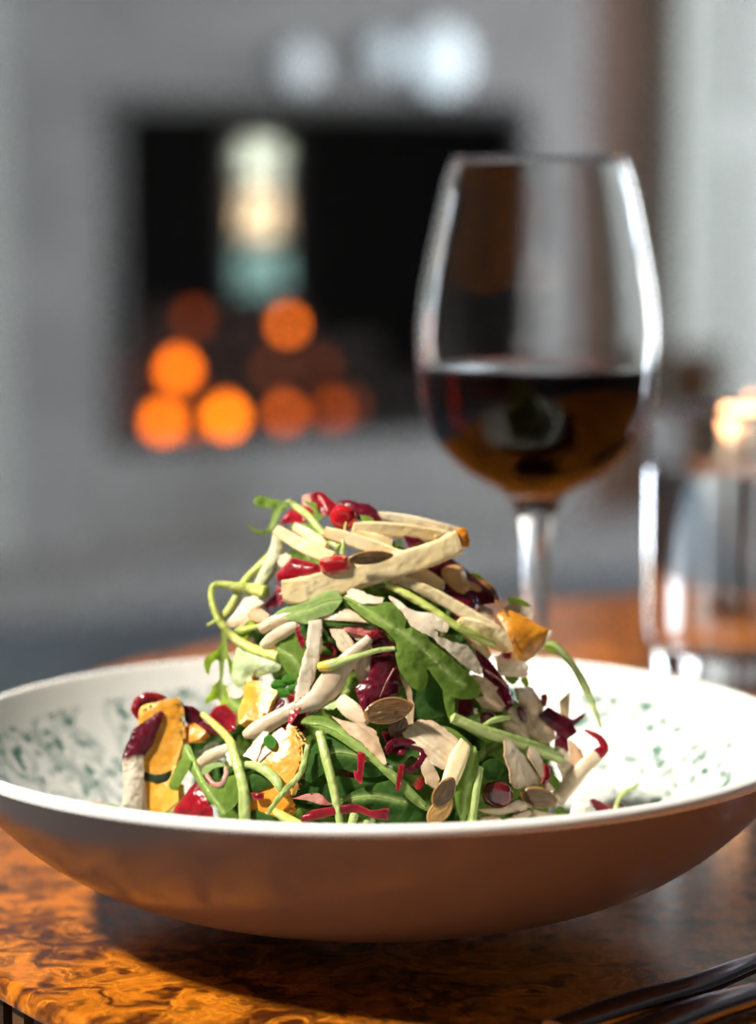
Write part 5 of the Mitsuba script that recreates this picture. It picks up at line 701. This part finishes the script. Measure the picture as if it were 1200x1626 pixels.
{"k":"radicchio_shred","l":"thin red radicchio curl in the hollow right of the white strip","c":"radicchio","f":"r","s":"red","o":[[-17.2,-36.2,89.8],[-14.0,-37.2,89.7],[-12.3,-37.9,88.1],[-13.4,-37.9,86.5],[-17.5,-36.7,86.5]],"h":[0.52,0.52,0.52,0.52,0.46],"dr":0.8,"sec":2,"j":0}
{"k":"radicchio_shred","l":"red radicchio shred left of the hanging white strip top","c":"radicchio","f":"p","s":"red","o":[[-24.4,-33.0,95.5],[-23.1,-33.5,95.8],[-22.4,-35.2,92.6],[-21.0,-36.0,91.5],[-21.9,-36.2,88.3],[-23.3,-35.1,90.8]],"t":0.5,"b":0.1,"w":0.25,"j":0,"sm":1}
{"k":"squash_slice","l":"tall yellow squash slice with a dark green stripe at the left","c":"squash","f":"p","s":"squash","o":[[-70.4,-24.8,67.5],[-64.6,-24.1,70.3],[-58.9,-23.7,71.5],[-58.1,-25.5,65.0],[-57.4,-27.4,58.9],[-59.0,-30.6,52.1],[-60.0,-31.6,49.1],[-57.9,-35.0,48.3],[-57.3,-37.4,43.8],[-63.8,-32.0,37.8],[-67.1,-31.0,37.7],[-68.5,-30.0,47.7],[-69.0,-28.7,54.9],[-70.5,-25.9,63.5]],"t":3.2,"b":0.1,"w":0.2,"j":0,"sm":1,"rib":[[-69.0,-29.9,49.6],[-65.9,-30.0,49.2],[-62.8,-29.9,49.7],[-59.4,-31.3,50.9]],"rw":1.24}
{"k":"radicchio_shred","l":"maroon radicchio leaf with a white base leaning on the squash slice","c":"radicchio","f":"p","s":"redwhite","o":[[-75.3,-31.5,54.7],[-71.9,-28.8,63.2],[-67.5,-28.0,66.1],[-63.7,-27.3,68.5],[-63.8,-28.0,66.0],[-66.7,-30.4,58.5],[-69.2,-31.4,55.2],[-68.9,-32.6,48.3],[-69.7,-33.5,39.3],[-75.6,-33.5,39.3],[-74.5,-33.1,45.2],[-74.9,-31.9,52.4]],"t":0.9,"b":0.2,"w":0.25,"j":0,"sm":1}
{"k":"endive_piece","l":"cream endive sliver between the maroon leaf and the squash slice","c":"endive","f":"p","s":"white","o":[[-69.5,-30.4,52.1],[-68.2,-30.7,50.5],[-67.2,-32.1,38.0],[-70.1,-32.0,38.7],[-69.6,-31.5,44.8]],"t":0.9,"b":0.1,"w":0.25,"j":0.22,"sm":1}
{"k":"radicchio_shred","l":"curled crimson radicchio lip on top of the tall squash slice","c":"radicchio","f":"p","s":"red","o":[[-73.1,-24.2,68.4],[-72.1,-23.4,71.4],[-68.9,-22.9,73.1],[-65.2,-23.0,72.9],[-62.3,-23.4,71.4],[-65.7,-23.6,70.5],[-69.9,-24.0,68.9],[-70.5,-25.2,64.6],[-72.4,-24.6,66.7]],"t":0.5,"b":0.4,"w":0.5,"j":0,"sm":1}
{"k":"radicchio_shred","l":"flat red radicchio piece behind the pale stalk at the left","c":"radicchio","f":"p","s":"red","o":[[-49.9,-23.1,66.5],[-48.3,-22.5,68.6],[-45.1,-23.2,69.5],[-41.5,-30.5,67.6],[-41.5,-34.4,64.4],[-43.5,-33.7,63.3],[-48.7,-25.6,64.4]],"t":0.5,"b":0.3,"w":0.25,"j":0,"sm":1}
{"k":"radicchio_shred","l":"folded dark red strip right of the tall squash slice","c":"radicchio","f":"p","s":"darkred","o":[[-58.1,-23.2,69.1],[-54.6,-23.3,68.8],[-51.9,-23.8,66.7],[-51.7,-24.4,64.6],[-45.9,-32.3,63.1],[-46.6,-32.9,62.1],[-53.0,-25.0,62.6],[-57.0,-24.4,64.5]],"t":0.5,"b":0.4,"w":0.25,"j":0,"sm":1}
{"k":"squash_slice","l":"small orange squash cube right of the tall slice","c":"squash","f":"p","s":"squashorange","o":[[-56.7,-24.4,63.0],[-53.6,-24.4,63.1],[-50.0,-28.6,61.8],[-52.2,-28.9,59.7],[-56.8,-25.9,58.5]],"t":3,"b":0.1,"w":0.25,"j":0,"sm":1}
{"k":"rocket_stalk","l":"pale yellow stalk slanting down to the vertical rocket stem","c":"stem","f":"r","s":"stemy","o":[[-51.9,-26.0,67.3],[-47.3,-31.3,64.4],[-43.8,-38.0,62.6],[-42.2,-41.7,60.9]],"h":[0.93,1.13,1.24,1.44],"dr":0.8,"sec":2,"j":0}
{"k":"squash_slice","l":"bright yellow squash wedge above the white endive stick","c":"squash","f":"p","s":"squash","o":[[-37.6,-27.6,77.1],[-34.2,-30.6,77.3],[-28.7,-35.4,74.8],[-30.3,-36.5,72.4],[-31.7,-38.6,69.1],[-33.8,-39.0,67.1],[-37.6,-36.1,67.0],[-39.5,-36.2,65.4],[-39.8,-32.6,68.4],[-38.3,-29.3,72.6]],"t":3.5,"b":0.1,"w":0.25,"j":0,"sm":1}
{"k":"squash_slice","l":"yellow squash crescent right of the vertical rocket stem","c":"squash","f":"p","s":"squash","o":[[-33.5,-48.6,56.3],[-28.9,-46.9,62.0],[-24.4,-44.4,66.8],[-21.6,-48.6,63.4],[-21.1,-52.0,58.9],[-22.8,-53.7,53.8],[-24.6,-54.7,49.1],[-28.2,-53.4,49.8],[-29.8,-51.5,53.6]],"t":3.5,"b":0.1,"w":0.25,"j":0,"sm":1,"rib":[[-21.3,-49.1,63.2],[-20.9,-52.4,59.0],[-22.7,-54.2,53.6],[-24.5,-55.0,49.0]],"rw":0.52}
{"k":"squash_slice","l":"orange squash piece at the rim under the crescent","c":"squash","f":"p","s":"squashorange","o":[[-36.8,-50.6,44.5],[-32.6,-51.2,50.4],[-26.7,-53.0,51.8],[-23.8,-54.9,46.8],[-25.4,-55.1,43.7],[-31.8,-53.1,42.7]],"t":3,"b":0.1,"w":0.25,"j":0,"sm":1}
{"k":"endive_piece","l":"white endive blade left of the squash crescent","c":"endive","f":"p","s":"white","o":[[-38.8,-46.8,59.0],[-35.7,-45.1,62.6],[-33.0,-43.8,65.5],[-31.4,-44.9,65.3],[-33.3,-47.6,61.6],[-35.0,-49.7,57.6]],"t":0.9,"b":0.1,"w":0.25,"j":0.22,"sm":1}
{"k":"endive_piece","l":"forked white endive piece in front of the squash crescent","c":"endive","f":"p","s":"white","o":[[-34.6,-49.7,57.1],[-33.0,-47.8,61.1],[-30.0,-45.3,65.4],[-27.4,-45.1,67.0],[-25.4,-48.1,64.8],[-26.9,-48.1,64.1],[-31.4,-49.5,60.3]],"t":0.9,"b":0.1,"w":0.25,"j":0.22,"sm":1}
{"k":"herb_leaf","l":"green herb flake stuck on the forked white endive","c":"herb","f":"p","s":"herb","o":[[-32.8,-46.6,64.5],[-31.0,-46.8,65.4],[-29.3,-49.0,64.0],[-29.8,-50.5,62.2],[-31.9,-49.4,62.2],[-32.9,-47.8,63.2]],"t":0.5,"b":0.1,"w":0.25,"j":0,"sm":1}
{"k":"rocket_stalk","l":"vertical pale green rocket stem at the lower left","c":"stem","f":"r","s":"stem","o":[[-42.4,-43.4,61.6],[-41.1,-47.6,58.5],[-39.7,-50.4,54.9],[-38.5,-53.1,50.3],[-38.2,-54.4,45.4],[-38.0,-55.5,40.9]],"h":[1.24,1.44,1.55,1.65,1.75,1.65],"dr":0.5,"sec":2,"j":0}
{"k":"rocket_leaf","l":"light rocket leaf spreading left of the vertical stem","c":"leaf","f":"p","s":"rocket","o":[[-57.0,-29.1,58.7],[-55.2,-30.6,58.3],[-53.3,-36.8,55.6],[-50.9,-41.5,51.9],[-48.4,-44.8,50.0],[-45.5,-46.5,51.1],[-42.8,-47.2,53.1],[-40.2,-48.5,53.9],[-39.9,-50.7,49.2],[-40.6,-51.0,46.1],[-43.3,-50.2,43.1],[-47.5,-48.3,39.7],[-43.2,-50.9,40.2],[-47.5,-48.2,40.1],[-45.4,-49.1,41.9],[-46.7,-47.7,44.3],[-49.7,-45.0,46.3],[-52.5,-41.1,50.2],[-55.6,-36.0,53.0],[-57.4,-32.5,54.6]],"t":0.5,"b":0.15,"w":0.25,"j":0,"sm":1,"rib":[[-56.5,-29.5,58.4],[-53.8,-37.2,54.6],[-50.9,-42.7,50.5],[-47.5,-46.8,46.7],[-44.8,-49.4,43.7]],"rw":0.67}
{"k":"rocket_leaf","l":"rounded dark lobe of rocket in front of the tall squash slice","c":"leaf","f":"p","s":"rocket","o":[[-61.5,-33.8,47.7],[-60.1,-33.1,51.0],[-57.9,-33.1,55.1],[-54.8,-36.4,55.9],[-54.8,-38.0,53.7],[-56.4,-38.2,50.9],[-58.4,-38.0,47.8],[-60.7,-35.7,46.5]],"t":0.5,"b":0.3,"w":0.25,"j":0,"sm":1}
{"k":"rocket_leaf","l":"curled green rocket lobe right of the vertical stem","c":"leaf","f":"r","s":"stem","o":[[-38.1,-50.0,57.4],[-35.4,-51.7,57.3],[-32.8,-53.3,56.6],[-29.9,-55.4,54.8],[-28.3,-56.9,52.7],[-28.1,-57.5,51.3]],"h":[0.93,1.34,1.55,1.55,1.34,0.62],"dr":0.35,"sec":2,"j":0}
{"k":"rocket_leaf","l":"glossy grey green leaf behind the curled lobe","c":"leaf","f":"p","s":"rocketdark","o":[[-36.8,-50.0,54.0],[-33.4,-51.1,55.3],[-30.0,-53.9,52.5],[-34.9,-52.7,49.9],[-36.9,-51.6,50.5]],"t":0.5,"b":0.3,"w":0.25,"j":0,"sm":1}
{"k":"radicchio_shred","l":"crimson radicchio leaf on the rim left of the vertical stem","c":"radicchio","f":"p","s":"red","o":[[-60.0,-36.0,40.2],[-57.0,-38.1,43.9],[-54.2,-39.1,48.7],[-52.6,-39.9,49.9],[-49.3,-44.3,45.6],[-47.6,-46.2,42.9],[-47.9,-46.8,40.1],[-56.3,-40.3,38.8]],"t":0.5,"b":0.2,"w":0.6,"j":0,"sm":1}
{"k":"endive_piece","l":"cream stalk behind the rocket leaf at lower left","c":"endive","f":"r","s":"white","o":[[-52.6,-35.5,53.7],[-48.0,-37.5,57.3],[-42.4,-39.5,59.9]],"h":[1.55,2.06,1.75],"dr":0.7,"sec":2,"j":0}
{"k":"squash_rind","l":"dark green squash rind strip behind the cream stalk","c":"squash rind","f":"p","s":"rind","o":[[-53.0,-33.6,56.0],[-48.5,-33.4,59.9],[-45.2,-36.1,60.5],[-46.5,-36.8,59.0],[-51.3,-36.2,54.7]],"t":2,"b":0.1,"w":0.25,"j":0,"sm":1}
{"k":"radicchio_shred","l":"glossy red radicchio loop in front of the rocket leaf at lower left","c":"radicchio","f":"r","s":"pink","o":[[-49.8,-42.9,52.7],[-47.6,-46.0,50.5],[-44.9,-47.7,51.1],[-43.8,-47.1,53.6],[-44.0,-45.8,55.7]],"h":[0.72,0.83,0.83,0.83,0.52],"dr":0.5,"sec":2,"j":0}
{"k":"rocket_leaf","l":"pale leaf scrap above the red loop at lower left","c":"leaf","f":"p","s":"rocketpale","o":[[-51.5,-40.1,52.6],[-50.0,-40.3,54.8],[-46.2,-42.6,56.3],[-44.0,-44.6,55.7],[-47.8,-42.4,54.4],[-49.9,-41.7,52.4]],"t":0.5,"b":0.1,"w":0.25,"j":0,"sm":1}
{"k":"endive_piece","l":"cheese white scrap left of the vertical stem","c":"endive","f":"p","s":"white","o":[[-43.8,-43.5,58.6],[-42.2,-43.5,59.7],[-40.8,-46.5,57.2],[-41.8,-46.6,55.6],[-43.2,-45.3,56.4]],"t":0.9,"b":0.1,"w":0.25,"j":0.22,"sm":1}
{"k":"rocket_stalk","l":"yellow green stalk end at the rim left of the red ribbon","c":"stem","f":"r","s":"stemy","o":[[-29.6,-57.7,45.6],[-26.5,-59.1,43.8],[-22.2,-60.6,41.9]],"h":[0.93,1.55,1.55],"dr":0.8,"sec":2,"j":0}
{"k":"rocket_stalk","l":"frilly thin green frond along the squash crescent","c":"stem","f":"r","s":"stem","o":[[-19.9,-53.4,63.6],[-21.2,-56.2,58.7],[-22.5,-57.2,55.5],[-25.1,-57.6,52.9],[-28.5,-57.4,48.8],[-31.7,-57.2,44.4]],"h":[0.69,0.86,0.81,0.81,0.75,0.58],"dr":0.5,"sec":2,"j":0.6}
{"k":"rocket_leaf","l":"flat dark leaf on the rim left of the yellow green stalk","c":"leaf","f":"p","s":"rocketdark","o":[[-36.4,-53.1,44.5],[-31.7,-55.2,44.0],[-28.1,-56.8,42.8],[-25.5,-57.9,41.0],[-36.4,-54.0,40.0]],"t":0.5,"b":0.1,"w":0.25,"j":0,"sm":1}
{"k":"radicchio_shred","l":"red scrap in front of the orange squash piece","c":"radicchio","f":"p","s":"red","o":[[-36.5,-53.5,49.8],[-32.5,-55.2,50.1],[-32.7,-55.5,48.3],[-35.3,-54.5,47.9]],"t":0.5,"b":0.1,"w":0.25,"j":0,"sm":1}
{"k":"nut_crumb","l":"brown nut crumb on the bowl floor at the far left","c":"nut crumb","f":"b","s":"nut","o":[-84.5,-19.7,38.1],"a":2.55,"b":1.09,"r":0,"d":0.8,"ti":0}
{"k":"rocket_leaf","l":"small rocket scrap on the bowl floor at the far left","c":"leaf","f":"p","s":"rocketlit","o":[[-82.0,-25.5,38.5],[-80.1,-25.4,39.8],[-77.9,-25.4,39.6],[-75.6,-25.5,37.8],[-78.6,-25.6,37.4]],"t":0.5,"b":0.1,"w":0.25,"j":0,"sm":1}
{"k":"radicchio_shred","l":"dark radicchio shadowed behind the big brown seed and stem","c":"radicchio","f":"p","s":"darkred","o":[[23.2,-38.9,73.9],[26.9,-37.1,73.9],[27.8,-38.2,71.0],[26.2,-40.0,69.1],[23.1,-40.8,70.2]],"t":0.5,"b":0.1,"w":0.8,"j":0,"sm":1}
{"k":"pomegranate_seed","l":"dark blue black berry above the thick stem at lower right","c":"pomegranate seed","f":"b","s":"arildark","o":[31.8,-37.3,68.3],"a":2.55,"b":2.43,"r":0,"d":0.8,"ti":0}
{"k":"endive_piece","l":"cream shred fan below the long white shaving","c":"endive","f":"p","s":"tan","o":[[26.9,-35.6,81.0],[31.3,-33.5,79.4],[35.2,-31.5,76.2],[34.4,-32.3,74.8],[37.2,-32.5,70.5],[35.6,-34.5,69.3],[30.6,-36.8,71.3],[28.8,-36.3,74.3],[31.3,-34.9,74.1],[28.8,-35.2,77.8]],"t":0.9,"b":0.1,"w":0.25,"j":0.3,"sm":1}
{"k":"endive_piece","l":"pale endive scrap left of the berry above the thick stem","c":"endive","f":"p","s":"white","o":[[36.5,-34.9,66.6],[39.4,-32.2,67.0],[42.6,-31.3,64.0],[43.7,-32.6,61.1],[40.5,-35.3,61.7],[37.1,-36.1,64.3]],"t":0.9,"b":0.1,"w":0.25,"j":0.22,"sm":1}
{"k":"rocket_leaf","l":"green leaf under the thick stem at the right edge","c":"leaf","f":"p","s":"rocket","o":[[49.3,-34.2,52.0],[51.2,-32.5,51.0],[53.8,-31.4,47.6],[54.4,-31.8,44.6],[51.8,-34.5,45.8],[49.8,-35.2,49.1]],"t":0.5,"b":0.1,"w":0.25,"j":0,"sm":1}
{"k":"rocket_leaf","l":"olive leaf edge in the hollow above the upright folded leaf","c":"leaf","f":"p","s":"rocket","o":[[17.2,-45.8,67.6],[21.2,-44.8,66.8],[25.8,-45.3,63.4],[27.5,-46.0,61.2],[24.6,-46.5,62.4],[20.6,-46.5,64.8]],"t":0.5,"b":0.1,"w":0.25,"j":0,"sm":1}
"""
for i, line in enumerate(PIECES.strip().split('\n')):
    d = json.loads(line); key = numbered(d['k']); tag(key, d['l'], d['c']); s = d['s']; seed = i + 11
    if d['f'] == 'p':
        m, c = patch(d['o'], d['t'], s, d['b'], d['w'], d['j'], d['sm'], d.get('rib'), seed)
        if d.get('rw'):
            n = len(d['rib']); w = d['rw'] * np.linspace(1.0, .45, n)
            if s in GREEN: part, ps_ = 'midrib', 'midrib'; w = w * .6
            elif s == 'squash': part, ps_ = 'rind', 'rind'; w = d['rw'] * np.ones(n)
            elif s == 'squashdark': part, ps_ = 'rim', 'white'
            else: part, ps_ = 'rib', 'pink' if s in ('red', 'darkred') else 'palegreen'
            put(key + '__' + ('blade' if s in GREEN | WET else 'flesh'), m, c, bsdf_of(s))
            # the rib runs on the piece's own surface
            v = np.asarray(m.vertices); r3 = spline(d['rib'], 12); near = np.array([v[np.argsort(np.linalg.norm((v - p)[:, [0, 2]], axis=1))[:3], :] for p in r3])
            r3[:, 1] = near[:, :, 1].min(1) - (.7 if part == 'rind' else .0)
            r3[:, 1] = np.convolve(np.pad(r3[:, 1], 2, 'edge'), np.ones(5) / 5, 'valid')
            rm, rc = rod(r3, np.interp(np.linspace(0, 1, 12), np.linspace(0, 1, n), w), .45 if part != 'rind' else .22, 2, ps_, 0, seed + 500)
            put(f'{key}__{part}', rm, rc, bsdf_of(ps_)); labels[f'{key}__{part}'] = {'label': {'midrib': 'pale raised midrib', 'rind': 'dark green rind stripe', 'rim': 'pale edge', 'rib': 'pale rib'}[part]}
        else: put(key, m, c, bsdf_of(s))
    elif d['f'] == 'r':
        m, c = rod(d['o'], d['h'], d['dr'], d['sec'], s, d['j'], seed)
        if d.get('tip'):
            red = d['k'] == 'radicchio_shred'; put(f'{key}__' + ('rib' if red else 'flesh'), m, c, bsdf_of(s))
            tm, tc = rod(d['tip'], d['th'], .4, 2, 'red' if red else 'squashdark', 0, seed + 700)
            tn = 'tip' if red else 'skin'; put(f'{key}__{tn}', tm, tc, 'leaf_wet'); labels[f'{key}__{tn}'] = {'label': 'curled red tip' if red else 'tan skin end'}
        else: put(key, m, c, bsdf_of(s))
    else:
        m, c = blob(d['o'], d['a'], d['b'], d['r'], d['d'], d['ti'], s, d.get('sq', 0), seed)
        put(key, m, c, 'juicy' if s.startswith('aril') else 'leaf_wet' if s == 'seed' else 'flesh')

# ------------------------------------------------------------------ the pieces packed inside and at the back of the heap
rng = np.random.default_rng(5)
def proto_leaf(L, w, style, seed):
    a = np.linspace(0, 1, 9); ww = w * np.array([.16, .2, .75, .45, .95, .6, 1, .8, .1])
    up = [(x * L, 0, y) for x, y in zip(a, ww)]; dn = [(x * L, 0, -y) for x, y in zip(a[::-1], ww[::-1])]
    o = np.array(up + dn, float); o[:, 1] = -L * .22 * np.sin(o[:, 0] / L * np.pi) + 2 * np.sin(o[:, 2] * .3); o[:, 0] -= L / 2
    return patch(o, .5, style, .2, .8, 0, 1, [(-L / 2, -1, 0), (0, -L * .2, 0), (L / 2, 0, 0)], seed)
def proto_shred(L, w, style, seed, t=.7):
    r = np.random.default_rng(seed); x = np.linspace(-L / 2, L / 2, 7)
    top = [(a, 4 * math.sin(a * .25 + seed), w * (.6 + .5 * r.random())) for a in x]; bot = [(a, 4 * math.sin(a * .25 + seed) + 1.5, -w * (.6 + .5 * r.random())) for a in x[::-1]]
    return patch(np.array(top + bot), t, style, .3, .8, .1, 1, None, seed)
protos = [('rocket_leaf', 'leaf', *proto_leaf(44, 9, 'rocket', 901), 'leaf_green'), ('rocket_leaf', 'leaf', *proto_leaf(38, 10, 'rocketdark', 902), 'leaf_green'), ('rocket_leaf', 'leaf', *proto_leaf(34, 8, 'rocket', 903), 'leaf_green'),
          ('radicchio_shred', 'radicchio', *proto_shred(26, 4, 'darkred', 904), 'leaf_wet'), ('radicchio_shred', 'radicchio', *proto_shred(22, 5, 'red', 905), 'leaf_wet'),
          ('endive_piece', 'endive', *proto_shred(28, 4.5, 'tan', 906, 1.2), 'flesh'), ('endive_piece', 'endive', *proto_shred(24, 5, 'white', 907, 1.4), 'flesh'),
          ('apple_matchstick', 'apple stick', *rod([(-22, 0, 0), (0, -2, .5), (22, 0, 0)], [2, 2.2, 2], .8, 6, 'apple', 0, 908), 'flesh')]
word = {'rocket_leaf': 'rocket leaf', 'radicchio_shred': 'radicchio shred', 'endive_piece': 'endive piece', 'apple_matchstick': 'pale matchstick'}
def whereabouts(a, z):
    side = 'at the back of the salad heap' if math.sin(a) > .5 else 'inside the salad heap behind its front pieces' if math.sin(a) < -.35 else 'at the left flank of the salad heap' if math.cos(a) < 0 else 'at the right flank of the salad heap'
    return side + (', near the foot' if z < 45 else ', halfway up' if z < 80 else ', near the top')
plys = [mikit.ply(trimesh.Trimesh(np.asarray(p[2].vertices) * .001, p[2].faces, process=False), p[4], True, color=np.clip(p[3], 0, .95)) for p in protos]
def heap_radius(z): return np.interp(z, [0, 12, 40, 60, 80, 100, 115, 128], [52, 66, 66, 52, 42, 33, 24, 8])
count = 0
while count < 190:
    z = rng.uniform(12, 112); R = heap_radius(z); a = rng.uniform(-np.pi, np.pi); back = math.sin(a) > -.05
    lo, hi = (.25, .92) if back else (.15, .66)
    r = R * math.sqrt(rng.uniform(lo ** 2, hi ** 2))
    i = int(rng.choice(len(protos), p=[.26, .26, .16, .12, .07, .05, .03, .05]))
    cx = np.interp(z, [0, 60, 120], [-5, -1, -6])
    yaw = math.degrees(a) + 90 + rng.uniform(-35, 35); lean = rng.uniform(-40, 40)
    sc = np.clip(R / 60, .5, 1.0)
    M = T().translate([(cx + r * math.cos(a)) * .001, r * math.sin(a) * .001, z * .001]).rotate([0, 0, 1], yaw).rotate([0, 1, 0], lean).rotate([1, 0, 0], rng.uniform(-35, 55)).scale(float(sc))
    v = np.asarray(protos[i][2].vertices)[::7]; w = (np.array(M.matrix, float) @ np.hstack([v * .001, np.ones((len(v), 1))]).T).T[:, :3] * 1000
    rr = np.hypot(w[:, 0] - cx, w[:, 1])
    if (w[:, 2] < 9 + (rr / 75) ** 4 * 14).any() or (rr > heap_radius(w[:, 2]) * (1.06 if back else .95)).any() or w[:, 2].max() > 124: 
        rng.random(); 
        if rng.random() < .985: continue
        continue
    key = numbered(protos[i][0]); w_ = f"{['bright', 'dark', 'small', 'maroon', 'crimson', 'tan', 'white', 'slim'][i]} {word[protos[i][0]]} {whereabouts(a, z)}"; tag(key, w_, protos[i][1], w_)
    scene[key] = {**plys[i], 'to_world': M}; count += 1
